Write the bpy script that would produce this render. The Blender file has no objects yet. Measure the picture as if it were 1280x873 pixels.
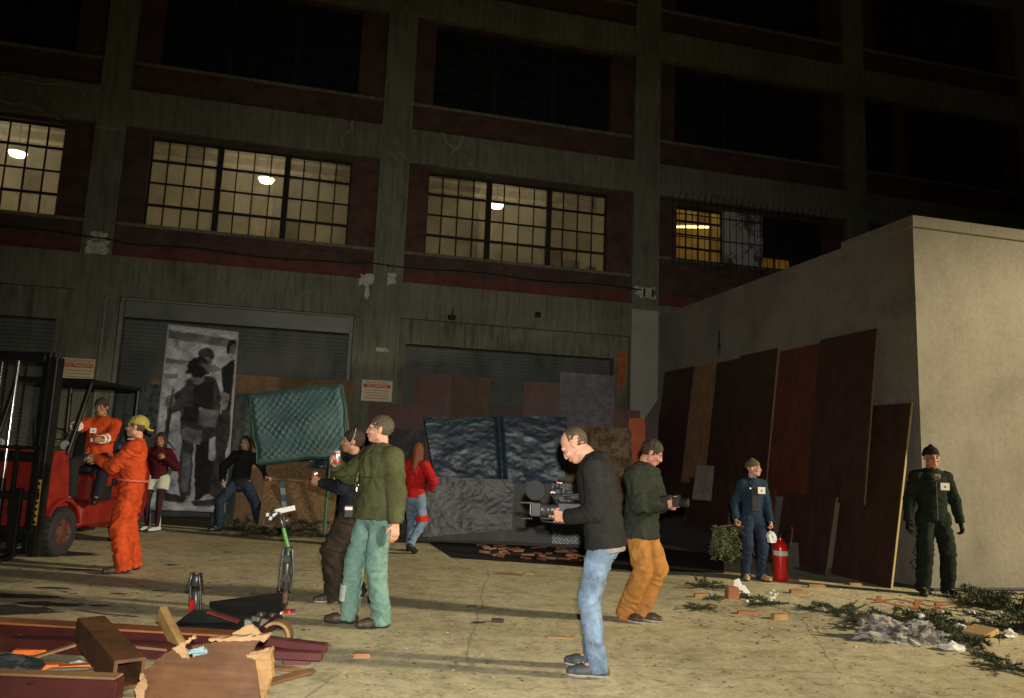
import bpy, bmesh, math, random
import numpy as np
from mathutils import Vector, Matrix, noise

random.seed(7)
rng = np.random.default_rng(7)
SC = bpy.context.scene
COL = SC.collection
R = math.radians

# ------------------------------------------------------------------ camera
PITCH, ROLL, CAMH, FPX = R(8.3957), R(2.2228), 1.45, 967.0
camd = bpy.data.cameras.new('camera')
camd.sensor_width = 36
camd.lens = FPX / 1280 * 36
camd.shift_y = -10 / 1280
camd.clip_start = 0.05
camd.clip_end = 400
cam = bpy.data.objects.new('camera', camd)
COL.objects.link(cam)
cam.matrix_world = Matrix.Translation((0, 0, CAMH)) @ Matrix.Rotation(R(90) + PITCH, 4, 'X') @ Matrix.Rotation(ROLL, 4, 'Z')
SC.camera = cam

# ------------------------------------------------------------------ night sky, lamps, exposure
W = bpy.data.worlds.new('World')
SC.world = W
W.use_nodes = True
bg = W.node_tree.nodes['Background']
bg.inputs['Color'].default_value = (0.62, 0.80, 0.62, 1)
bg.inputs['Strength'].default_value = 0.0042

def lamp(name, kind, loc, energy, color, size=0.1, aim=None, cone=None, blend=0.6):
    d = bpy.data.lights.new(name, kind)
    d.energy = energy
    d.color = color
    if kind in ('POINT', 'SPOT'):
        d.shadow_soft_size = size
    if kind == 'SPOT':
        d.spot_size = R(cone)
        d.spot_blend = blend
    o = bpy.data.objects.new(name, d)
    COL.objects.link(o)
    o.location = loc
    if aim is not None:
        o.rotation_euler = (Vector(aim) - Vector(loc)).to_track_quat('-Z', 'Y').to_euler()
    return o

# the photographer's flash, on the camera, and the work light standing off to the right
lamp('camera_flash', 'SPOT', (0.06, -0.02, 1.60), 2150, (1.0, 0.95, 0.84), 0.03, (-0.6, 10, 0.0), 90, 1.0)
# unseen work light at right: beam shaped to keep the warehouse front dark
wl_ = lamp('work_light', 'POINT', (19.5, 3.5, 7.5), 20500, (1.0, 0.85, 0.56), 0.6)
wl_.data.use_nodes = True
_nt = wl_.data.node_tree; _em = _nt.nodes['Emission']
_tc = _nt.nodes.new('ShaderNodeTexCoord'); _sp = _nt.nodes.new('ShaderNodeSeparateXYZ'); _mr = _nt.nodes.new('ShaderNodeMapRange')
_nt.links.new(_tc.outputs['Normal'], _sp.inputs[0]); _nt.links.new(_sp.outputs['Z'], _mr.inputs['Value']); 
_m2 = _nt.nodes.new('ShaderNodeMapRange'); _m3 = _nt.nodes.new('ShaderNodeMapRange'); _a = _nt.nodes.new('ShaderNodeMath'); _b = _nt.nodes.new('ShaderNodeMath'); _a.operation = _b.operation = 'MULTIPLY'
_nt.links.new(_sp.outputs['Z'], _m2.inputs['Value']); _nt.links.new(_sp.outputs['X'], _m3.inputs['Value'])
_m2.inputs['From Min'].default_value = -0.75; _m2.inputs['From Max'].default_value = -0.52
_m3.inputs['From Min'].default_value = -0.70; _m3.inputs['From Max'].default_value = -0.45; _m3.inputs['To Min'].default_value = 1.0; _m3.inputs['To Max'].default_value = 0.0
_nt.links.new(_mr.outputs[0], _a.inputs[0]); _nt.links.new(_m2.outputs[0], _a.inputs[1]); _nt.links.new(_a.outputs[0], _b.inputs[0]); _nt.links.new(_m3.outputs[0], _b.inputs[1]); _nt.links.new(_b.outputs[0], _em.inputs['Strength'])
_mr.interpolation_type = 'SMOOTHSTEP'
_mr.inputs['From Min'].default_value = -0.25; _mr.inputs['From Max'].default_value = -0.13
_mr.inputs['To Min'].default_value = 1.0; _mr.inputs['To Max'].default_value = 0.002

SC.view_settings.view_transform = 'Standard'
SC.view_settings.look = 'None'
SC.view_settings.exposure = 0.0
SC.view_settings.gamma = 1
SC.view_settings.use_curve_mapping = False
SC.render.engine = 'CYCLES'
SC.cycles.max_bounces = 5
SC.cycles.transparent_max_bounces = 8
SC.cycles.use_denoising = True
SC.cycles.sample_clamp_indirect = 4
SC.cycles.caustics_reflective = False
SC.cycles.caustics_refractive = False

# ------------------------------------------------------------------ pixel measurements -> places
TH, FD = R(14.3734), 16.507          # the warehouse front: its turn and distance
def ray(px, py):
    a, b = px - 640, py - 426.5
    c, s = math.cos(-ROLL), math.sin(-ROLL)
    a, b = a * c - b * s, a * s + b * c
    x, u = a / FPX, -b / FPX
    c, s = math.cos(PITCH), math.sin(PITCH)
    return Vector((x, c - u * s, s + u * c))
def G(px, py, z=0.0):
    r = ray(px, py); k = (z - CAMH) / r.z
    return Vector((r.x * k, r.y * k, z))
def at(px, py, Y):
    r = ray(px, py); k = Y / r.y
    return Vector((r.x * k, Y, CAMH + r.z * k))
def fac(px, py, d=0.0):               # point on the warehouse front in its own x, z
    n = Vector((math.sin(TH), -math.cos(TH), 0)); r = ray(px, py)
    p0 = Vector((0, FD, 0)) + n * d; o = Vector((0, 0, CAMH))
    p = o + r * ((p0 - o).dot(n) / r.dot(n))
    return p.x * math.cos(TH) + (p.y - FD) * math.sin(TH), p.z

# ------------------------------------------------------------------ materials
def new_mat(name):
    m = bpy.data.materials.new(name); m.use_nodes = True
    nt = m.node_tree
    return m, nt, nt.nodes['Principled BSDF']
def N(nt, kind, **kw):
    n = nt.nodes.new(kind)
    for k, v in kw.items():
        if k in n.inputs: n.inputs[k].default_value = v
        else: setattr(n, k, v)
    return n
def L(nt, a, b): nt.links.new(a, b)
def coord(nt, scale=(1, 1, 1), out='Object', rot=(0, 0, 0)):
    tc = N(nt, 'ShaderNodeTexCoord'); mp = N(nt, 'ShaderNodeMapping')
    mp.inputs['Scale'].default_value = scale; mp.inputs['Rotation'].default_value = rot
    L(nt, tc.outputs[out], mp.inputs['Vector'])
    return mp.outputs['Vector']
def ramp(nt, fac_, stops):
    r = N(nt, 'ShaderNodeValToRGB'); e = r.color_ramp.elements
    while len(e) < len(stops): e.new(0.5)
    for i, (p, c) in enumerate(stops):
        e[i].position = p; e[i].color = (*c, 1) if len(c) == 3 else c
    L(nt, fac_, r.inputs['Fac'])
    return r.outputs['Color']
def noise_tex(nt, vec, scale, detail=4, rough=0.6, dist=0.0):
    n = N(nt, 'ShaderNodeTexNoise', Scale=scale, Detail=detail, Roughness=rough, Distortion=dist)
    L(nt, vec, n.inputs['Vector'])
    return n.outputs['Fac']
def mix(nt, f, a, b, mode='MIX'):
    m = N(nt, 'ShaderNodeMix', data_type='RGBA', blend_type=mode)
    if isinstance(f, (int, float)): m.inputs[0].default_value = f
    else: L(nt, f, m.inputs[0])
    for i, v in ((6, a), (7, b)):
        if isinstance(v, tuple): m.inputs[i].default_value = (*v, 1) if len(v) == 3 else v
        else: L(nt, v, m.inputs[i])
    return m.outputs[2]
def bump(nt, p, h, strength=0.5, dist=0.01):
    b = N(nt, 'ShaderNodeBump', Strength=strength, Distance=dist)
    L(nt, h, b.inputs['Height']); L(nt, b.outputs['Normal'], p.inputs['Normal'])
def tone(c, k): return tuple(min(1, v * k) for v in c)
MC = {}
def mat(name, c, rough=0.8, var=0.25, scale=6, bmp=0.3, bscale=60, metal=0.0, bdist=0.004, stretch=(1, 1, 1), spec=0.5):
    """general worn surface: two-tone noise in the colour, fine bump"""
    if name in MC: return MC[name]
    m, nt, p = new_mat(name)
    v = coord(nt, stretch)
    n = noise_tex(nt, v, scale, 5, 0.65, 0.3)
    col = ramp(nt, n, [(0.28, tone(c, 1 - var)), (0.5, c), (0.75, tone(c, 1 + var * 0.8))])
    L(nt, col, p.inputs['Base Color'])
    p.inputs['Roughness'].default_value = rough
    p.inputs['Metallic'].default_value = metal
    p.inputs['Specular IOR Level'].default_value = spec
    if bmp: bump(nt, p, noise_tex(nt, v, bscale, 3), bmp, bdist)
    MC[name] = m
    return m
def cloth(name, c, wear=0.25, bscale=180, rough=0.9):
    if name in MC: return MC[name]
    m, nt, p = new_mat(name)
    v = coord(nt)
    n = noise_tex(nt, v, 4.5, 7, 0.7, 0.5); n2 = noise_tex(nt, v, 26, 5, 0.7)
    col = ramp(nt, n, [(0.3, tone(c, 1 - wear)), (0.5, c), (0.72, tone(c, 1 + wear * 1.2))])
    col = mix(nt, 0.7, col, ramp(nt, n2, [(0.35, (0.72, 0.72, 0.72)), (0.65, (1.15, 1.15, 1.15))]), 'MULTIPLY')
    L(nt, col, p.inputs['Base Color'])
    p.inputs['Roughness'].default_value = rough; p.inputs['Specular IOR Level'].default_value = 0.12
    w = N(nt, 'ShaderNodeTexNoise', Scale=15, Detail=7, Distortion=1.2, Roughness=.62); L(nt, v, w.inputs['Vector'])
    bump(nt, p, w.outputs['Fac'], 0.4, 0.012)
    MC[name] = m
    return m

def m_concrete(name, c, streak=0.5):
    m, nt, p = new_mat(name)
    v = coord(nt)
    big = noise_tex(nt, v, 0.7, 6, 0.65, 0.4)
    col = ramp(nt, big, [(0.3, tone(c, 0.68)), (0.5, c), (0.72, tone(c, 1.22))])
    vs = coord(nt, (5.5, 5.5, 0.45))
    st = noise_tex(nt, vs, 2.0, 5, 0.7)
    sc = ramp(nt, st, [(0.45, (1, 1, 1)), (0.68, (0.45, 0.44, 0.40))])
    col = mix(nt, streak, col, sc, 'MULTIPLY')
    fine = noise_tex(nt, v, 14, 6, 0.75)
    col = mix(nt, 0.5, col, ramp(nt, fine, [(0.35, (0.72, 0.72, 0.72)), (0.65, (1.15, 1.15, 1.15))]), 'MULTIPLY')
    L(nt, col, p.inputs['Base Color'])
    p.inputs['Roughness'].default_value = 0.92
    p.inputs['Specular IOR Level'].default_value = 0.2
    bump(nt, p, noise_tex(nt, v, 22, 6, 0.7), 0.4, 0.01)
    return m

def m_brick(name, c1, c2, mortar, blotch=None):
    m, nt, p = new_mat(name)
    tc = N(nt, 'ShaderNodeTexCoord'); sp = N(nt, 'ShaderNodeSeparateXYZ'); cb = N(nt, 'ShaderNodeCombineXYZ')
    L(nt, tc.outputs['Object'], sp.inputs[0]); L(nt, sp.outputs['X'], cb.inputs['X']); L(nt, sp.outputs['Z'], cb.inputs['Y'])
    b = N(nt, 'ShaderNodeTexBrick', Scale=1.0)
    b.inputs['Color1'].default_value = (*c1, 1); b.inputs['Color2'].default_value = (*c2, 1); b.inputs['Mortar'].default_value = (*mortar, 1)
    b.inputs['Mortar Size'].default_value = 0.008; b.inputs['Brick Width'].default_value = 0.22; b.inputs['Row Height'].default_value = 0.075
    b.inputs['Bias'].default_value = -0.1
    L(nt, cb.outputs[0], b.inputs['Vector'])
    n = noise_tex(nt, coord(nt), 2.5, 6, 0.7)
    col = mix(nt, 0.8, b.outputs['Color'], ramp(nt, n, [(0.3, (0.4, 0.38, 0.36)), (0.6, (1.1, 1.1, 1.1))]), 'MULTIPLY')
    if blotch:
        n2 = noise_tex(nt, coord(nt), 1.6, 6, 0.8)
        col = mix(nt, ramp(nt, n2, [(0.46, (0, 0, 0)), (0.52, (1, 1, 1))]), col, blotch)
    L(nt, col, p.inputs['Base Color'])
    p.inputs['Roughness'].default_value = 0.9
    bump(nt, p, b.outputs['Fac'], -0.6, 0.008)
    return m

def m_ground():
    m, nt, p = new_mat('worn_concrete_ground')
    v = coord(nt)
    big = noise_tex(nt, v, 0.35, 7, 0.62, 0.6)
    base = ramp(nt, big, [(0.25, (0.23, 0.203, 0.125)), (0.48, (0.46, 0.405, 0.255)), (0.7, (0.56, 0.50, 0.325))])
    mid = noise_tex(nt, v, 3.1, 8, 0.72, 0.5)
    base = mix(nt, 0.75, base, ramp(nt, mid, [(0.32, (0.55, 0.53, 0.5)), (0.5, (1, 1, 1)), (0.68, (1.22, 1.2, 1.15))]), 'MULTIPLY')
    # dark oil spots and gum
    vo = N(nt, 'ShaderNodeTexVoronoi', Scale=3.6, Randomness=1.0); L(nt, mix(nt, 0.06, v, N(nt, 'ShaderNodeTexNoise', Scale=6).outputs['Color']), vo.inputs['Vector'])
    sp = ramp(nt, vo.outputs['Distance'], [(0.04, (0.28, 0.26, 0.24)), (0.10, (1, 1, 1))])
    msk = ramp(nt, noise_tex(nt, v, 0.9, 3), [(0.45, (0, 0, 0)), (0.6, (1, 1, 1))])
    base = mix(nt, msk, base, mix(nt, 1.0, base, sp, 'MULTIPLY'))
    # pale scuffs dragged along the ground
    vs = coord(nt, (0.9, 7, 1), rot=(0, 0, 0.22))
    sc = noise_tex(nt, vs, 2.4, 9, 0.82, 1.4)
    scm = ramp(nt, sc, [(0.54, (0, 0, 0)), (0.64, (0.8, 0.8, 0.8))])
    base = mix(nt, scm, base, (0.50, 0.46, 0.34))
    fn_ = noise_tex(nt, v, 9.0, 9, 0.85, 0.8)
    base = mix(nt, 0.85, base, ramp(nt, fn_, [(0.36, (0.50, 0.48, 0.45)), (0.48, (0.95, 0.95, 0.95)), (0.62, (1.25, 1.25, 1.22))]), 'MULTIPLY')
    sw = N(nt, 'ShaderNodeTexNoise', Scale=1.3, Detail=7, Distortion=3.0); L(nt, v, sw.inputs['Vector'])
    rg = N(nt, 'ShaderNodeMath', operation='SUBTRACT'); L(nt, sw.outputs['Fac'], rg.inputs[0]); rg.inputs[1].default_value = .5
    ab = N(nt, 'ShaderNodeMath', operation='ABSOLUTE'); L(nt, rg.outputs[0], ab.inputs[0])
    base = mix(nt, ramp(nt, ab.outputs[0], [(0.002, (0.55, 0.55, 0.55)), (0.010, (0, 0, 0))]), base, (0.55, 0.52, 0.42))
    vs2 = coord(nt, (1.2, 5.0, 1), rot=(0, 0, -0.35))
    sc2 = noise_tex(nt, vs2, 2.0, 8, 0.8, 1.0)
    base = mix(nt, ramp(nt, sc2, [(0.56, (0, 0, 0)), (0.68, (0.75, 0.75, 0.75))]), base, (0.12, 0.105, 0.072))
    # thin cracks
    vc = N(nt, 'ShaderNodeTexVoronoi', Scale=0.33, feature='DISTANCE_TO_EDGE')
    wn = N(nt, 'ShaderNodeTexNoise', Scale=2.5, Detail=6); L(nt, v, wn.inputs['Vector'])
    L(nt, mix(nt, 0.10, v, wn.outputs['Color']), vc.inputs['Vector'])
    base = mix(nt, ramp(nt, vc.outputs['Distance'], [(0.0008, (0.5, 0.5, 0.5)), (0.003, (0, 0, 0))]), base, (0.10, 0.085, 0.06))
    L(nt, base, p.inputs['Base Color'])
    p.inputs['Roughness'].default_value = 0.88
    p.inputs['Specular IOR Level'].default_value = 0.25
    bump(nt, p, noise_tex(nt, v, 30, 8, 0.75), 0.5, 0.012)
    return m

def m_wood(name, c, dark=0.5, axis=0, scale=1.0, rough=0.6):
    if name in MC: return MC[name]
    m, nt, p = new_mat(name)
    s = [14, 14, 14]; s[axis] = 0.8
    v = coord(nt, tuple(x * scale for x in s))
    g = noise_tex(nt, v, 1.6, 6, 0.7, 0.8)
    col = ramp(nt, g, [(0.3, tone(c, dark)), (0.5, c), (0.7, tone(c, 1.2))])
    n = noise_tex(nt, coord(nt), 5, 5, 0.7)
    col = mix(nt, 0.6, col, ramp(nt, n, [(0.35, (0.5, 0.48, 0.46)), (0.6, (1.05, 1.05, 1.05))]), 'MULTIPLY')
    L(nt, col, p.inputs['Base Color']); p.inputs['Roughness'].default_value = rough
    bump(nt, p, g, 0.3, 0.004)
    MC[name] = m
    return m

def m_spots(name, base, spot, scale=8, thr=(0.5, 0.56), rough=0.7, extra=None):
    m, nt, p = new_mat(name)
    v = coord(nt)
    n = noise_tex(nt, v, scale, 6, 0.7, 0.6)
    col = mix(nt, ramp(nt, n, [(thr[0], (0, 0, 0)), (thr[1], (1, 1, 1))]), base, spot)
    if extra:
        n2 = noise_tex(nt, v, scale * 2.3, 4, 0.6, 1.0)
        col = mix(nt, ramp(nt, n2, [(0.55, (0, 0, 0)), (0.6, (1, 1, 1))]), col, extra)
    n3 = noise_tex(nt, v, 1.5, 4)
    col = mix(nt, 0.7, col, ramp(nt, n3, [(0.3, (0.5, 0.5, 0.5)), (0.7, (1.1, 1.1, 1.1))]), 'MULTIPLY')
    L(nt, col, p.inputs['Base Color']); p.inputs['Roughness'].default_value = rough
    bump(nt, p, n, 0.4, 0.006)
    return m

def m_tarp(name, c, rough=0.28, strength=0.9, alpha=None):
    m, nt, p = new_mat(name)
    v = coord(nt)
    w = noise_tex(nt, v, 2.2, 9, 0.68, 0.9)
    vo = N(nt, 'ShaderNodeTexVoronoi', Scale=4.0, feature='F1'); L(nt, mix(nt, 0.35, v, N(nt, 'ShaderNodeTexNoise', Scale=3).outputs['Color']), vo.inputs['Vector']); w2 = vo.outputs['Distance']
    a = N(nt, 'ShaderNodeMath', operation='ADD'); L(nt, w, a.inputs[0]); L(nt, w2, a.inputs[1])
    col = ramp(nt, noise_tex(nt, v, 1.7, 6, 0.7), [(0.3, tone(c, 0.45)), (0.5, c), (0.72, tone(c, 1.5))])
    L(nt, col, p.inputs['Base Color']); p.inputs['Roughness'].default_value = rough
    bump(nt, p, a.outputs[0], strength, 0.045)
    if alpha is not None: p.inputs['Alpha'].default_value = alpha
    return m

def m_emit(name, c, s):
    m, nt, p = new_mat(name)
    p.inputs['Base Color'].default_value = (*c, 1)
    p.inputs['Emission Color'].default_value = (*c, 1); p.inputs['Emission Strength'].default_value = s
    return m

def m_pane_lit():
    """dirty wired glass, each pane its own shade"""
    m, nt, p = new_mat('frosted_window_glass')
    g = N(nt, 'ShaderNodeNewGeometry')
    out = nt.nodes['Material Output']
    tr = N(nt, 'ShaderNodeBsdfTransparent'); tl = N(nt, 'ShaderNodeBsdfTranslucent'); gl = N(nt, 'ShaderNodeBsdfGlossy', Roughness=0.25)
    c = ramp(nt, g.outputs['Random Per Island'], [(0.0, (0.42, 0.39, 0.31)), (0.12, (0.66, 0.61, 0.47)), (0.9, (0.84, 0.78, 0.60)), (1.0, (0.6, 0.6, 0.5))])
    d = noise_tex(nt, coord(nt), 1.8, 5, 0.7, 0.7)
    c = mix(nt, 0.7, c, ramp(nt, d, [(0.3, (0.55, 0.55, 0.55)), (0.65, (1, 1, 1))]), 'MULTIPLY')
    L(nt, c, tr.inputs[0]); L(nt, c, tl.inputs[0]); gl.inputs[0].default_value = (0.3, 0.3, 0.3, 1)
    m1 = N(nt, 'ShaderNodeMixShader', Fac=0.24); L(nt, tr.outputs[0], m1.inputs[1]); L(nt, tl.outputs[0], m1.inputs[2])
    m2 = N(nt, 'ShaderNodeMixShader', Fac=0.03); L(nt, m1.outputs[0], m2.inputs[1]); L(nt, gl.outputs[0], m2.inputs[2])
    L(nt, m2.outputs[0], out.inputs['Surface'])
    return m

# ------------------------------------------------------------------ mesh helpers
class MB:
    def __init__(s): s.v = []; s.f = []; s.m = []; s.sm = []
    def add(s, vs, fs, mi=0, smooth=False):
        o = len(s.v); s.v += [tuple(v) for v in vs]
        s.f += [tuple(i + o for i in f) for f in fs]; s.m += [mi] * len(fs); s.sm += [smooth] * len(fs)
        return s
    def box(s, c, d, M=None, mi=0, bev=0.0):
        """box of size d at c; M turns it about c; bev chamfers its edges"""
        x, y, z = (v / 2 for v in d); c = Vector(c)
        if bev > 0:
            b = min(bev, x * .9, y * .9, z * .9)
            pts = []
            for sx in (-1, 1):
                for sy in (-1, 1):
                    for sz in (-1, 1):
                        pts += [(sx * x, sy * (y - b), sz * (z - b)), (sx * (x - b), sy * y, sz * (z - b)), (sx * (x - b), sy * (y - b), sz * z)]
            pv = [Vector(p) for p in pts]
            q = [c + ((M @ p) if M else p) for p in pv]
            def id(sx, sy, sz, k): return ((sx > 0) * 4 + (sy > 0) * 2 + (sz > 0)) * 3 + k
            fs = []
            for k, (a1, a2) in enumerate(((1, 2), (0, 2), (0, 1))):
                for sg in (-1, 1):
                    l = []
                    for u, w in ((-1, -1), (1, -1), (1, 1), (-1, 1)):
                        t = [0, 0, 0]; t[k] = sg; t[a1] = u; t[a2] = w
                        l.append(id(*t, k))
                    fs.append(l)
            for a in range(3):
                o1, o2 = [i for i in range(3) if i != a]
                for u in (-1, 1):
                    for w in (-1, 1):
                        t1 = [0] * 3; t2 = [0] * 3
                        t1[a] = -1; t2[a] = 1; t1[o1] = t2[o1] = u; t1[o2] = t2[o2] = w
                        fs.append([id(*t1, o1), id(*t2, o1), id(*t2, o2), id(*t1, o2)])
            for sx in (-1, 1):
                for sy in (-1, 1):
                    for sz in (-1, 1): fs.append([id(sx, sy, sz, 0), id(sx, sy, sz, 1), id(sx, sy, sz, 2)])
            # orient outwards
            out = []
            for f in fs:
                ps = [pv[i] for i in f]; n = (ps[1] - ps[0]).cross(ps[2] - ps[0]); cc = sum(ps, Vector()) / len(ps)
                out.append(f if n.dot(cc) > 0 else f[::-1])
            return s.add(q, out, mi)
        p = [Vector((a * x, b * y, e * z)) for a in (-1, 1) for b in (-1, 1) for e in (-1, 1)]
        q = [c + ((M @ v) if M else v) for v in p]
        return s.add(q, [(0, 1, 3, 2), (4, 6, 7, 5), (0, 4, 5, 1), (2, 3, 7, 6), (0, 2, 6, 4), (1, 5, 7, 3)], mi)
    def b2(s, lo, hi, mi=0, bev=0.0):
        return s.box([(a + b) / 2 for a, b in zip(lo, hi)], [abs(b - a) for a, b in zip(lo, hi)], None, mi, bev)
    def tube(s, pts, r, n=8, mi=0, cap=True, closed=False):
        pts = [Vector(p) for p in pts]; rs = r if isinstance(r, (list, tuple)) else [r] * len(pts)
        vs = []; fs = []; up = None
        for i, p in enumerate(pts):
            if closed: t = pts[(i + 1) % len(pts)] - pts[i - 1]
            else: t = pts[min(i + 1, len(pts) - 1)] - pts[max(i - 1, 0)]
            t = t.normalized() if t.length > 1e-9 else Vector((0, 0, 1))
            if up is None: up = Vector((0, 0, 1)) if abs(t.z) < .9 else Vector((0, 1, 0))
            a = t.cross(up)
            a = a.normalized() if a.length > 1e-6 else t.orthogonal().normalized()
            b = a.cross(t).normalized(); up = b
            vs += [p + (a * math.cos(2 * math.pi * k / n) + b * math.sin(2 * math.pi * k / n)) * rs[i] for k in range(n)]
        m = len(pts)
        for i in range(m if closed else m - 1):
            for k in range(n):
                j = (i + 1) % m
                fs.append((i * n + k, i * n + (k + 1) % n, j * n + (k + 1) % n, j * n + k))
        if cap and not closed: fs += [tuple(range(n))[::-1], tuple((m - 1) * n + k for k in range(n))]
        return s.add(vs, fs, mi, True)
    def lathe(s, prof, n=20, M=None, mi=0):
        """prof: (radius, height) pairs about local z; M places it"""
        M = M or Matrix(); vs = []; fs = []
        for r, z in prof: vs += [M @ Vector((r * math.cos(2 * math.pi * k / n), r * math.sin(2 * math.pi * k / n), z)) for k in range(n)]
        for i in range(len(prof) - 1):
            for k in range(n): fs.append((i * n + k, i * n + (k + 1) % n, (i + 1) * n + (k + 1) % n, (i + 1) * n + k))
        fs += [tuple(range(n))[::-1], tuple((len(prof) - 1) * n + k for k in range(n))]
        return s.add(vs, fs, mi, True)
    def prism(s, poly, y0, y1, M=None, mi=0):
        """poly: (x, z) outline, pushed from y0 to y1"""
        M = M or Matrix(); n = len(poly)
        vs = [M @ Vector((x, y0, z)) for x, z in poly] + [M @ Vector((x, y1, z)) for x, z in poly]
        fs = [tuple(range(n)), tuple(range(n, 2 * n))[::-1]] + [(i + n, (i + 1) % n + n, (i + 1) % n, i) for i in range(n)]
        return s.add(vs, fs, mi)
    def slab(s, c4, t, mi=0, nu=1, nv=1, fn=None):
        """sheet through four corners TL TR BR BL, t thick; fn(u,v) pushes its front"""
        A, B, C, D = [Vector(p) for p in c4]
        n = (B - A).cross(D - A).normalized()
        if n.y > 0: n = -n
        vs = []; 
        for side in (0, 1):
            for j in range(nv + 1):
                for i in range(nu + 1):
                    u, v = i / nu, j / nv
                    p = (A * (1 - u) + B * u) * (1 - v) + (D * (1 - u) + C * u) * v
                    vs.append(p + n * ((fn(u, v) if fn else 0) if side == 0 else -t))
        k = (nu + 1) * (nv + 1); fs = []
        for j in range(nv):
            for i in range(nu):
                a = j * (nu + 1) + i; b = a + nu + 1
                fs.append((a, b, b + 1, a + 1)); fs.append((a + k, a + 1 + k, b + 1 + k, b + k))
        for i in range(nu):
            fs.append((i, i + 1, i + 1 + k, i + k)); a = nv * (nu + 1) + i; fs.append((a + 1, a, a + k, a + 1 + k))
        for j in range(nv):
            a = j * (nu + 1); b = a + nu + 1; fs.append((b, a, a + k, b + k)); a += nu; b += nu; fs.append((a, b, b + k, a + k))
        return s.add(vs, fs, mi, fn is not None)
    def build(s, name, mats, parent=None, smooth=None):
        me = bpy.data.meshes.new(name); me.from_pydata(s.v, [], s.f)
        me.polygons.foreach_set('material_index', s.m)
        me.polygons.foreach_set('use_smooth', [bool(x) if smooth is None else smooth for x in s.sm])
        for m in (mats if isinstance(mats, (list, tuple)) else [mats]): me.materials.append(m)
        if any(s.sm):
            try: me.set_sharp_from_angle(angle=R(50))
            except Exception: pass
        me.validate(); me.update()
        o = bpy.data.objects.new(name, me); COL.objects.link(o)
        if parent: o.parent = parent
        return o

def tag(o, label, cat=None, group=None, kind=None):
    if label: o['label'] = label
    if cat: o['category'] = cat
    if group: o['group'] = group
    if kind: o['kind'] = kind
    return o
def thing(name, label, cat, loc=(0, 0, 0), rz=0, group=None):
    o = bpy.data.objects.new(name, None); COL.objects.link(o); o.empty_display_size = .1
    o.location = loc; o.rotation_euler = (0, 0, rz)
    return tag(o, label, cat, group)
def recentre(o):
    """put a top-level mesh's origin at its base"""
    me = o.data; n = len(me.vertices); a = np.empty(n * 3, 'f'); me.vertices.foreach_get('co', a); a = a.reshape(-1, 3)
    c = (a.min(0) + a.max(0)) / 2; c[2] = a[:, 2].min()
    me.vertices.foreach_set('co', (a - c).ravel()); me.update(); o.location = [float(x) for x in c]
    return o
def solo(mb, name, mats, label, cat, group=None, smooth=None):
    return tag(recentre(mb.build(name, mats, None, smooth)), label, cat, group)
def rest(root, parts_from=None):
    """move a thing's Empty to the base of its parts, which stay put"""
    pts = []
    def walk(o):
        for c in o.children:
            if c.type == 'MESH': pts.extend(Vector(b) for b in c.bound_box)
            walk(c)
    walk(root)
    c = Vector(((min(p.x for p in pts) + max(p.x for p in pts)) / 2, (min(p.y for p in pts) + max(p.y for p in pts)) / 2, min(p.z for p in pts)))
    root.location = c
    for ch in root.children: ch.location = -c
    return root
def copy_tree(o, parent=None):
    c = o.copy(); COL.objects.link(c)
    if parent: c.parent = parent
    for ch in o.children: copy_tree(ch, c)
    return c
def rot(x=0, y=0, z=0):
    return Matrix.Rotation(R(z), 3, 'Z') @ Matrix.Rotation(R(y), 3, 'Y') @ Matrix.Rotation(R(x), 3, 'X')
def TR(loc, M3=None):
    return Matrix.Translation(loc) @ (M3.to_4x4() if M3 else Matrix())
def text_mesh(mb, s, size, M, mi=0, ext=0.001, bold=0.0):
    """lettering as mesh: M maps text plane (x right, y up, z out)"""
    cu = bpy.data.curves.new('t', 'FONT'); cu.body = s; cu.size = size; cu.extrude = ext; cu.offset = bold
    cu.align_x = 'CENTER'; cu.align_y = 'CENTER'; cu.resolution_u = 2
    o = bpy.data.objects.new('t', cu); COL.objects.link(o)
    me = bpy.data.meshes.new_from_object(o.evaluated_get(bpy.context.evaluated_depsgraph_get()))
    mb.add([M @ v.co for v in me.vertices], [tuple(p.vertices) for p in me.polygons], mi)
    bpy.data.objects.remove(o); bpy.data.curves.remove(cu); bpy.data.meshes.remove(me)
# ================================================================== SETTING
GM = m_ground()
mb = MB(); n_ = 60
mb.add([(-90, -30, 0), (90, -30, 0), (90, 120, 0), (-90, 120, 0)], [(0, 1, 2, 3)])
g = mb.build('ground', GM); tag(g, 'worn tan concrete yard with oil spots and pale scuffs', None, None, 'structure')

CONC = m_concrete('weathered_concrete', (0.170, 0.170, 0.126), 0.75)
CONC_D = m_concrete('dirty_concrete', (0.17, 0.16, 0.12), 0.9)
BRICK = m_brick('dark_red_brick', (0.100, 0.042, 0.030), (0.060, 0.030, 0.024), (0.055, 0.046, 0.036))
BRICK_R = m_brick('red_painted_brick', (0.14, 0.038, 0.028), (0.10, 0.034, 0.026), (0.10, 0.035, 0.028))
BRICK_W = m_brick('white_flaked_brick', (0.16, 0.07, 0.055), (0.12, 0.06, 0.05), (0.10, 0.09, 0.08), (0.42, 0.40, 0.38))
STEEL_D = mat('black_window_steel', (0.018, 0.018, 0.016), 0.7, 0.3, 8, spec=.2)
PANE_L = m_pane_lit()
PANE_D = mat('unlit_room_glass', (0.012, 0.014, 0.014), 0.25, 0.6, 3, 0.15, 5)  # opaque near-black panes: the dark of the unlit rooms put into the colour
PLASTER = mat('flaked_white_paint', (0.42, 0.40, 0.33), 0.9, 0.5, 9, 0.5, 40)
PIERPAINT = mat('pale_grey_paint', (0.30, 0.29, 0.25), 0.9, 0.15, 1.5, 0.3, 30)
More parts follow.
